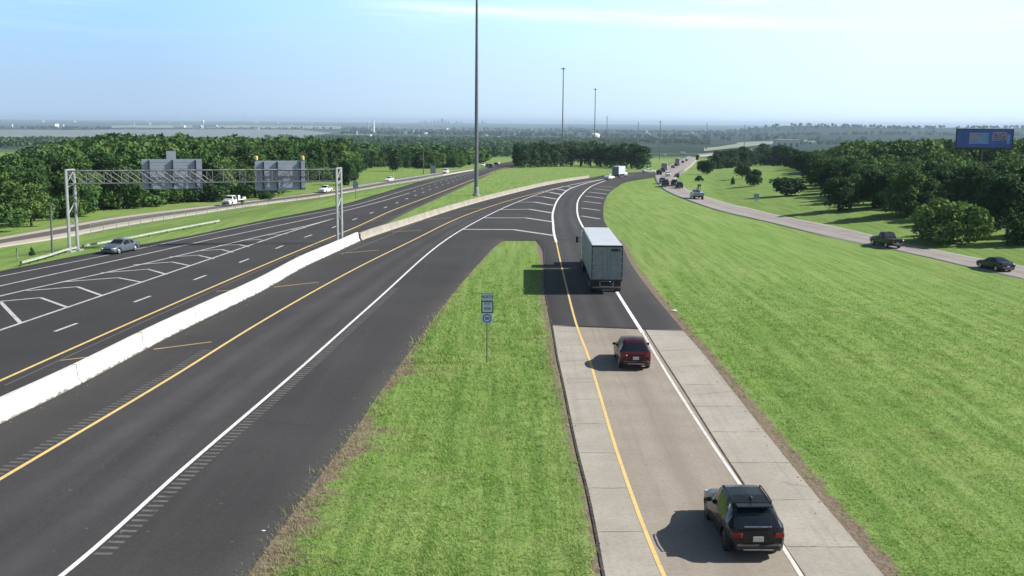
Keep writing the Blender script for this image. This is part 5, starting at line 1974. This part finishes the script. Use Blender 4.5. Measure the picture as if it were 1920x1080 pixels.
    mass('woodland', X[nr], Y[nr], rng.uniform(7.5, 11, len(nr)) * np.interp(px[nr], [0, 90, 200, 600], [.7, .95, 1.2, 1.12]) * np.where(px[nr] > 660, .75, 1), far_hi, M['leaf'], 'dense green wood filling the slope behind the left service road')
    mass('woodland', X[fr], Y[fr], rng.uniform(7.0, 10, len(fr)) * np.interp(px[fr], [0, 90, 200, 600], [.65, .95, 1.35, 1.25]) * np.where(px[fr] > 660, .8, 1), far_lo, M['leaf'], 'far top of the left wood reaching towards the plain')

    # -- right wood
    X, Y, px, py = scatter(BND_R, 40, 330, 110, 560, 6.6, 1330, 1990)
    o = np.argsort(Y)
    d0 = np.interp(px, [q[0] for q in BND_R], [q[1] for q in BND_R]) - py
    o = np.argsort(d0 + .10 * Y)
    front = o[:92]
    for i in front:
        k = int(rng.integers(0, 5))
        h = rng.uniform(6.5, 9.0) * np.interp(px[i], [1330, 1450, 1560, 1700], [.55, .62, .82, .9])
        s = h / 10
        plant(*broad_r[k], 'tree', 'dark green tree crowded into the edge of the right wood', 'tree', (X[i], Y[i], float(H(X[i], Y[i]))), rng.random() * 6.28, (s * rng.uniform(1, 1.25), s * rng.uniform(1, 1.25), s), 'trees of the right wood')
    rest = o[92:]
    print('right wood', len(front), len(rest))
    lo = rng.random(len(rest)) < .7
    tall = np.where(Y > 300, np.interp(px, [1500, 1600], [1.0, 1.38]), 1.0) * np.where((px > 1800) & (px < 1885) & (Y < 292), .72, 1)
    mass('woodland', X[rest[lo]], Y[rest[lo]], rng.uniform(6.5, 9.0, lo.sum()) * np.interp(px[rest[lo]], [1330, 1450, 1600, 1750], [.55, .6, .74, .78]) * tall[rest[lo]], far_hi, M['leaf'], 'dense green wood on the rise below the billboard')
    mass('woodland', X[rest[~lo]], Y[rest[~lo]], rng.uniform(6.5, 9.0, (~lo).sum()) * np.interp(px[rest[~lo]], [1330, 1450, 1600, 1750], [.55, .6, .76, .8]) * tall[rest[~lo]], far_hi, M['leaf_light'], 'paler green trees mixed through the right hand wood')

    for i in range(17):
        px_ = 1348 + i * 12.5 + rng.uniform(-3, 3)
        py_ = np.interp(px_, [1340, 1380, 1440, 1480, 1530, 1560], [318, 313.5, 309.5, 313, 330, 352])
        p = at(px_, py_)
        s = rng.uniform(30, 40) * p[1] / F / 9.6
        plant(*broad_r[int(rng.integers(0, 3))], 'tree', 'dark green tree crowded into the edge of the right wood', 'tree', p, rng.random() * 6.28, (s * 1.3, s * 1.3, s), 'trees of the right wood')

    # -- row of oaks in the middle distance
    for i in range(26):
        px_ = 976 + 224 * (i // 2) / 12.0 + rng.uniform(-4, 4)
        py_ = np.interp(px_, [965, 1040, 1100, 1160, 1205], [315, 312.5, 312, 315, 318]) - (2.5 if i % 2 else 0)
        p = at(px_, py_)
        h = (rng.uniform(40, 47)) * p[1] / F
        s = h / 9.8
        k = int(rng.integers(0, 4))
        plant(*oaks[k], 'oak_tree', 'dark spreading oak standing in the row left of the far queue', 'tree', p, rng.random() * 6.28, (s * 1.05, s * 1.05, s), 'row of dark oaks')

    # -- valley woods, thinning to fields
    n = 15000
    Y = rng.uniform(760, 3600, n)
    X = (rng.uniform(-1, 1, n)) * (Y * .50 + 40)
    f = np.sin(X * .0052 + 1.1) * np.sin(Y * .0061 + .4) + .6 * np.sin(X * .011 - Y * .009) + .35 * np.sin(X * .023 + Y * .017)
    px, py, _ = proj(X, Y, H(X, Y))
    hidden_left = (px < 560) & (Y < 1500)
    strip = (px > 640) & (px < 1010) & (py > 278) & (py < 285)
    green = (px > 1195) & (py > 272)
    field2 = (px > 1330) & (px < 1480) & (py > 262)
    left_field = (px < 590 + 55 * np.sin(py * 1.3) + 40 * np.sin(X * .02)) & (py > 236) & (py < 266)
    ok = (f > -.45) & ~hidden_left & ~strip & ~green & ~field2 & ~left_field
    X, Y = X[ok], Y[ok]
    a = Y < 1500
    print('valley', a.sum(), (~a).sum())
    mass('woodland', X[a], Y[a], rng.uniform(7, 11, a.sum()), far_lo, M['leaf'], 'hazy green woods in the valley beyond the highway')
    mass('woodland', X[~a], Y[~a], rng.uniform(8, 13, (~a).sum()), far_xl, M['leaf'], 'blue hazy woods spread over the far plain')
    # belts further out
    n = 5200
    Y = rng.uniform(3600, 9000, n)
    X = rng.uniform(-1, 1, n) * Y * .52
    f = np.sin(Y * .0042 + .3 * np.sin(X * .001)) + .5 * np.sin(X * .003 + Y * .0015)
    px, py, _ = proj(X, Y, H(X, Y))
    ok = (f > .15) & ~((px < 640) & (py > 234.5) & (py < 266) & ~((py > 241.3) & (py < 243.6)))
    mass('woodland', X[ok], Y[ok], rng.uniform(12, 20, ok.sum()), far_xl, M['leaf_dark'], 'faint tree belts along the horizon plain')


# ------------------------------------------------------------------ far buildings
def build_far():
    def bld(px0, px1, py0, py1, label, mat='bld_white', roof='bld_roof', name='warehouse', cat='building', openings=True, dist=None, depth=None):
        pm = (px0 + px1) / 2
        p = at(pm, py1)
        if dist:
            d = ray(pm, py1)
            p = np.array([d[0] * dist / d[1], dist, 0])
            p[2] = float(H(p[0], p[1]))
        s = p[1]
        w = (px1 - px0) * s / F
        h = max(3.5, CAMZ + ray(pm, py0)[2] * s - p[2])
        dp = depth or min(max(w * .5, 12), 120)
        t = thing(name, label, cat, (p[0], p[1], p[2]))
        MB().box((0, dp / 2, h / 2 - 1), (w, dp, h + 2)).build('wall', M[mat], t)
        MB().box((0, dp / 2, h + .25), (w + .8, dp + .8, .5)).build('roof', M[roof], t)
        if openings:
            k = max(2, min(8, int(w / 12)))
            for i in range(k):
                MB().box((-w / 2 + w * (i + .5) / k, -.06, h * .28), (w / k * .45, .1, h * .5)).build('door', M['bld_dark'], t)
        return t
    bld(-6, 48, 257, 268.5, 'large white shed with dark openings at the left edge above the wood', dist=2350, depth=60)
    bld(16, 23, 233, 238, 'small bright white block at the far left of the plain', openings=False)
    bld(66, 103, 232, 238, 'long white warehouse on the plain at the far left')
    bld(112, 119, 232.5, 237, 'small white building right of the long left warehouse', openings=False)
    bld(65, 80, 226, 228.5, 'thin white building on the horizon above the long left warehouse', openings=False)
    bld(128, 140, 226.5, 229, 'thin pale building on the far left horizon', openings=False)
    bld(240, 251, 234, 236.5, 'small white flat building alone in the pale field', openings=False)
    bld(325, 345, 235, 240.5, 'white building left of the water tower')
    bld(361, 377, 235, 241, 'bright white building below the water tower', openings=False)
    bld(379, 405, 234, 239.5, 'wide pinkish white building right of the water tower', 'bld_grey')
    bld(445, 472, 239, 241.5, 'low grey white building near the radio mast', 'bld_grey', openings=False)
    bld(475, 485, 238, 243, 'bright white block right of the radio mast', openings=False)
    bld(535, 546, 233.5, 236, 'tiny pale building on the horizon right of the radio mast', openings=False)
    bld(642, 694, 252, 257.5, 'low tan factory in front of the white chimney', 'bld_tan')
    bld(690, 697, 241, 247, 'small white block at the foot of the white chimney', openings=False)
    bld(738, 838, 240, 244, 'very long white warehouse right of the white chimney')
    bld(762, 767, 242, 248, 'narrow white silo block below the long warehouse', openings=False)
    bld(782, 786, 252, 256, 'small cream house among the trees below the white silo', 'bld_tan', openings=False)
    bld(722, 727, 254, 257, 'small cream house among the trees right of the tan factory', 'bld_tan', openings=False)
    bld(755, 760, 260, 264, 'tiny white house in the valley woods', openings=False)
    bld(1066, 1078, 238, 245, 'grey block left of the second mast on the plain', 'bld_grey')
    bld(1078, 1097, 240, 246, 'wide dark block on the plain left of the white dome', 'bld_blue')
    bld(1270, 1276, 251, 254.5, 'small white cube on the plain right of the green slope mast', openings=False)
    bld(1278, 1290, 251, 254, 'white shed right of the small white cube', openings=False)
    bld(1291, 1305, 252, 255, 'longer white shed furthest right of the three small ones', openings=False)
    bld(1455, 1500, 262, 268, 'pale industrial buildings below the distant hill', 'bld_tan', dist=2600)

    def tower(px, py0, py1, wpx, label, mat, name, cat, taper=.6):
        p = at(px, py1)
        s = p[1]
        h = CAMZ + ray(px, py0)[2] * s - p[2]
        r = wpx / 2 * s / F
        t = thing(name, label, cat, p)
        MB().tube((0, 0, -2), (0, 0, h), r, r * taper, 14).build('shaft', M[mat], t, smooth=True)
        MB().lathe([(r * 1.25, -1), (r * 1.25, h * .06), (r * 1.02, h * .07)], n=14).build('plinth', M['bld_grey'], t)
        return t
    tower(700.5, 225, 248, 5.2, 'tall white tapering chimney on the plain', 'bld_white', 'chimney', 'chimney', .5)
    tower(690.5, 228, 247, 2.0, 'thin pinkish stack left of the white chimney', 'bld_tan', 'chimney', 'chimney', .8)
    tower(669, 245, 256, 2.6, 'short white stack rising from the tan factory', 'bld_white', 'chimney', 'chimney', .8)
    tower(775.5, 244, 252, 2.6, 'short white silo tower right of the white silo block', 'bld_white', 'silo', 'silo', .8)
    tower(456, 212, 241, 1.0, 'thin radio mast on the left horizon', 'bld_grey', 'radio_mast', 'radio mast', .5)
    tower(718.5, 229, 242, 1.2, 'dark pylon right of the white chimney', 'bld_dark', 'pylon', 'pylon', .7)
    # water tower
    p = at(381, 241)
    s = p[1]
    h = CAMZ + ray(381, 225)[2] * s - p[2]
    t = thing('water_tower', 'white water tower on the left plain', 'water tower', p)
    r = 2.3 * s / F
    MB().tube((0, 0, -2), (0, 0, h * .7), r * .4, n=10).build('stem', M['bld_white'], t)
    MB().lathe([(r * .4, h * .55), (r, h * .72), (r, h * .9), (r * .4, h)], n=14).build('tank', M['bld_white'], t, smooth=True)
    # domes
    for px, pw, py0, py1, lab in ((799.5, 13, 248, 252.5, 'white dome roofed hall on the plain right of the white silo tower'), (1116, 20, 249, 258, 'bright white dome behind the row of oaks')):
        p = at(px, py1)
        s = p[1]
        r = pw / 2 * s / F
        h = CAMZ + ray(px, py0)[2] * s - p[2]
        t = thing('dome_hall', lab, 'building', p)
        MB().lathe([(r, -1), (r, h * .35)], n=20).build('drum', M['bld_white'], t)
        MB().lathe([(r * math.cos(a), h * .35 + h * .65 * math.sin(a)) for a in np.linspace(0, 1.5, 7)], n=20).build('dome', M['bld_white'], t, smooth=True)
        MB().box((-r * .5, -r * .87, h * .15), (r * .3, .6, h * .34)).build('door', M['bld_dark'], t)
    # downtown skyline
    sky = [(790, 3, 228), (796, 3, 226), (801, 4, 229), (809, 3, 227), (815, 3, 225), (822, 4, 227), (829, 5, 223), (835, 3, 226), (841, 4, 228), (856, 4, 227), (864, 3, 228), (905, 4, 227), (911, 3, 229)]
    for i, (px, pw, top) in enumerate(sky):
        dist = 19000
        d = ray(px, 233)
        x = d[0] * dist / d[1]
        z = float(H(x, dist))
        h = CAMZ + ray(px, top)[2] * dist / ray(px, top)[1] - z
        w = pw * dist / F
        t = thing('skyscraper', 'faint blue skyscraper in the downtown skyline on the horizon', 'building', (x, dist, z), 0, 'downtown towers on the horizon')
        MB().box((0, 0, h / 2), (w, w, h)).build('shaft', M['bld_blue'], t)
        MB().box((0, 0, h + 6), (w * .5, w * .5, 12)).build('crown', M['bld_grey'], t)
    rh = np.random.default_rng(77)
    for i in range(34):
        if i < 14:
            px, py = rh.uniform(150, 640), rh.uniform(228, 235)
        elif i < 28:
            px, py = rh.uniform(700, 1000), rh.uniform(243, 262)
        else:
            px, py = rh.uniform(1030, 1330), rh.uniform(246, 258)
        p = at(px, py)
        w, h = rh.uniform(2.2, 6) * p[1] / F, rh.uniform(1.6, 2.8) * p[1] / F
        t = thing('house', 'tiny pale building scattered among the trees of the far plain', 'building', p, rh.uniform(-.5, .5), 'tiny pale buildings on the far plain')
        MB().box((0, 0, h / 2 - 1), (w, w * .6, h + 2)).build('wall', M['bld_white' if i % 3 else 'bld_tan'], t)
        mb = MB()
        a, b2 = w * .54, w * .34
        mb.add([(-a, -b2, h), (a, -b2, h), (a, b2, h), (-a, b2, h), (-a, 0, h * 1.35), (a, 0, h * 1.35)], [(0, 1, 5, 4), (2, 3, 4, 5), (1, 2, 5), (3, 0, 4), (0, 3, 2, 1)])
        mb.build('roof', M['bld_roof' if i % 2 else 'bld_grey'], t)
    # bridge beyond the left bank
    a, b = at(838, 300), at(900, 300)
    dist = 640.0
    pa = ray(838, 296)
    pb = ray(905, 298)
    A = CAM + pa * dist / pa[1]
    B = CAM + pb * dist / pb[1]
    mid = (A + B) / 2
    ln = np.linalg.norm((B - A)[:2])
    rz = math.atan2(B[1] - A[1], B[0] - A[0])
    g0 = float(H(mid[0], mid[1]))
    t = thing('bridge', 'low grey railed bridge behind the trees left of the tall mast', 'bridge', (mid[0], mid[1], g0), rz)
    dz = mid[2] - g0
    MB().box((0, 0, dz - .4), (ln, 6, .7)).build('deck', M['bld_grey'], t)
    for yy in (-2.9, 2.9):
        mb = MB()
        mb.box((0, yy, dz + 1.9), (ln, .12, .15))
        for x in np.arange(-ln / 2 + .1, ln / 2, 1.3):
            mb.box((x, yy, dz + .95), (.14, .1, 1.8))
        mb.build('railing', M['bld_blue'], t)
    for x in np.linspace(-ln / 2 + 1, ln / 2 - 1, 4):
        MB().tube((x, 0, -1), (x, 0, dz - .7), .5, n=10).build('pier', M['bld_grey'], t)


def build_fields():
    M['field_grey'] = simple('dry_grey_field', (.17, .20, .205), 1, var=.15, scale=.01)
    M['field_pale'] = simple('pale_green_field', (.21, .26, .16), 1, var=.2, scale=.008)
    for up, dn, m in (([(-120, 245), (120, 245), (330, 244), (480, 244), (620, 250)], [(-120, 272), (120, 268), (330, 265), (450, 263), (620, 252)], 'field_grey'),
                      ([(210, 236.5), (330, 235.5), (470, 236.5), (640, 238)], [(210, 241.5), (330, 241), (470, 241.5), (640, 243)], 'field_pale'),
                      ([(725, 279), (800, 279), (890, 280.5), (985, 281)], [(725, 283.5), (800, 284.5), (890, 286), (985, 285)], 'field_pale'),
                      ([(1320, 279), (1375, 272), (1440, 266), (1530, 263)], [(1320, 285), (1375, 279), (1440, 272), (1530, 268)], 'field_pale')):
        f = sheet('field', up, dn, M[m], 8, 10, dz=.2)
        tag(f, kind='structure')


def build_bits():
    for px, py, lab, sz in ((1264, 584, 'crumpled white scrap at the grass edge right of the ramp joint', .26), (494, 998, 'small white scrap on the near asphalt shoulder', .10),
                            (1209, 440, 'small white speck of litter in the field right of the trailer', .22)):
        p = at(px, py)
        rng = np.random.default_rng(int(px))
        mb = MB()
        n = 7
        V = [(0, 0, sz * .5)]
        for i in range(n):
            a = 2 * PI * i / n
            r = sz * rng.uniform(.5, 1)
            V.append((math.cos(a) * r, math.sin(a) * r * .6, sz * rng.uniform(.05, .3)))
        mb.add(V, [(0, i + 1, (i + 1) % n + 1) for i in range(n)] + [tuple(range(n, 0, -1))])
        o = mb.build('litter_scrap', M['litter'])
        o.location = (p[0], p[1], p[2] + .04)
        tag(o, lab, 'litter', 'scraps of litter')
    # loose stones swept against the barrier foot
    P = smooth_line(pts(BARRIER), 10)
    P = resample(P, 400)
    rng = np.random.default_rng(3)
    mb = MB()
    for i in range(60):
        q = P[int(rng.integers(40, 400))]
        q2 = q + np.array([.8, -.3]) * (.18 + abs(rng.normal()) * .55)
        s = rng.uniform(.015, .045)
        mb.lathe([(s * .5, 0), (s, s * .4), (s * .6, s)], (q2[0], q2[1], float(H(*q2)) + .03), 5)
    for E, sg in ((E_RR, 1), (E_RL, -1), (E_CR, 1)):
        E2 = resample(smooth_line(E[np.r_[True, np.linalg.norm(np.diff(E[:, :2], axis=0), axis=1) > .1]], 8), 500)
        for i in range(130):
            q = E2[int(rng.integers(0, 500))]
            if q[1] > 90:
                continue
            q2 = q + np.array([sg, 0]) * (rng.normal() * .35 + .15)
            s = rng.uniform(.012, .04)
            mb.lathe([(s * .5, 0), (s, s * .4), (s * .6, s)], (q2[0], q2[1], float(H(*q2)) + .03), 5)
    o = mb.build('gravel', M['gravel'])
    tag(o, 'loose stones and grit along the white barrier foot and the pavement edges', 'gravel', kind='stuff')


# ------------------------------------------------------------------ light, sky, air
SUN_EL, SUN_AZ = 36.0, 4.0      # azimuth measured from +X towards +Y


def build_light():
    e, a = R(SUN_EL), R(SUN_AZ)
    S = Vector((math.cos(e) * math.cos(a), math.cos(e) * math.sin(a), math.sin(e)))
    ld = bpy.data.lights.new('sun', 'SUN')
    ld.energy = 5.0
    ld.angle = R(.53)
    ld.color = (1, .955, .88)
    o = bpy.data.objects.new('sun', ld)
    COL.objects.link(o)
    o.rotation_euler = S.to_track_quat('Z', 'Y').to_euler()
    w = bpy.data.worlds.new('World')
    SC.world = w
    w.use_nodes = True
    nt = w.node_tree
    bg = nt.nodes['Background']
    sk = nt.nodes.new('ShaderNodeTexSky')
    sk.sky_type = 'NISHITA'
    sk.sun_disc = False
    sk.sun_elevation = e
    sk.sun_rotation = R(90 - SUN_AZ)
    sk.altitude = 200
    sk.air_density = 1.0
    sk.dust_density = 1.2
    sk.ozone_density = 2.0
    # thin high cirrus
    tc = nt.nodes.new('ShaderNodeTexCoord')
    mp = nt.nodes.new('ShaderNodeMapping')
    mp.inputs['Rotation'].default_value = (0, R(4), 0)
    mp.inputs['Scale'].default_value = (4, 3, 60)
    mp.inputs['Location'].default_value = (3.3, 0, 1.7)
    L(nt, tc.outputs['Generated'], mp.inputs[0])
    n = noise(nt, mp.outputs[0], 1.0, 6, .62)
    sep = nt.nodes.new('ShaderNodeSeparateXYZ')
    L(nt, tc.outputs['Generated'], sep.inputs[0])
    band = mapr(nt, sep.outputs[2], .055, .095)
    c = mathn(nt, 'MULTIPLY', mapr(nt, n, .50, .74, 0, .50), mathn(nt, 'MULTIPLY', band, mapr(nt, sep.outputs[0], -.25, .0, .35, 1)))
    # one long thin streak sinking to the right
    ln = mathn(nt, 'ADD', sep.outputs[2], mathn(nt, 'MULTIPLY', sep.outputs[0], .041))
    dl = mathn(nt, 'ABSOLUTE', mathn(nt, 'SUBTRACT', ln, mathn(nt, 'ADD', .0965, mathn(nt, 'MULTIPLY', mathn(nt, 'SUBTRACT', n, .5), .016))))
    st = mathn(nt, 'MULTIPLY', mapr(nt, dl, .0, .009, .6, 0), mathn(nt, 'MULTIPLY', mapr(nt, sep.outputs[0], -.17, -.03), mapr(nt, sep.outputs[0], .16, .34, 1, .15)))
    st = mathn(nt, 'MULTIPLY', st, mapr(nt, noise(nt, mp.outputs[0], 2.3, 4, .6), .3, .62, .35, 1))
    c = mathn(nt, 'MAXIMUM', c, st)
    hz = nt.nodes.new('ShaderNodeMix')
    hz.data_type = 'RGBA'
    L(nt, c, hz.inputs[0])
    # milky blue summer air low over the horizon, brighter towards the sun
    sidez = mathn(nt, 'ADD', mathn(nt, 'MULTIPLY', sep.outputs[0], 1.6), .5)
    lowc = mixc(nt, sidez, (6.6, 9.0, 12.2), (12.0, 14.8, 16.8))
    topc = mixc(nt, sidez, (6.0, 10.5, 15.4), (12.4, 17.0, 18.2))
    air = mixc(nt, mapr(nt, sep.outputs[2], .005, .11), lowc, topc)
    skyc = mixc(nt, mapr(nt, sep.outputs[2], .12, .30, 1.0, 0), sk.outputs[0], air)
    L(nt, skyc, hz.inputs[6])
    hz.inputs[7].default_value = (16.0, 17.6, 18.4, 1)
    L(nt, hz.outputs[2], bg.inputs[0])
    bg.inputs[1].default_value = .05


def build_haze():
    x0, x1, y0, y1, z0, z1 = -18500, 18500, -300, 28500, -75, 62
    mb = MB().box(((x0 + x1) / 2, (y0 + y1) / 2, (z0 + z1) / 2), (x1 - x0, y1 - y0, z1 - z0))
    m = bpy.data.materials.new('haze')
    m.use_nodes = True
    nt = m.node_tree
    for n in list(nt.nodes):
        if n.type == 'BSDF_PRINCIPLED':
            nt.nodes.remove(n)
    v = nt.nodes.new('ShaderNodeVolumePrincipled')
    v.inputs['Color'].default_value = (.60, .78, 1.0, 1)
    v.inputs['Density'].default_value = .00007
    v.inputs['Anisotropy'].default_value = .1
    L(nt, v.outputs[0], nt.nodes['Material Output'].inputs['Volume'])
    o = mb.build('haze', m)
    tag(o, 'pale morning haze over the plain', 'haze', kind='stuff')


def build_camera():
    cd = bpy.data.cameras.new('camera')
    cd.sensor_width = 36
    cd.lens = F / 1920 * 36
    cd.clip_start = .5
    cd.clip_end = 90000
    o = bpy.data.objects.new('camera', cd)
    COL.objects.link(o)
    m = Matrix(((_r[0], _u[0], -_f[0], CAM[0]), (_r[1], _u[1], -_f[1], CAM[1]), (_r[2], _u[2], -_f[2], CAM[2]), (0, 0, 0, 1)))
    o.matrix_world = m
    SC.camera = o


build_camera()
build_light()
build_ground()
build_roads()
build_grass()
build_barriers()
build_gantry()
build_masts()
build_signs()
build_vehicles()
build_trees()
build_far()
build_fields()
build_bits()
build_haze()

SC.view_settings.view_transform = 'Standard'
SC.view_settings.look = 'None'
SC.view_settings.exposure = .55
SC.view_settings.gamma = 1
SC.view_settings.use_curve_mapping = False
cy = SC.cycles
cy.max_bounces = 5
cy.diffuse_bounces = 2
cy.glossy_bounces = 2
cy.transmission_bounces = 2
cy.transparent_max_bounces = 4
cy.volume_bounces = 0
cy.use_denoising = True
cy.sample_clamp_indirect = 6
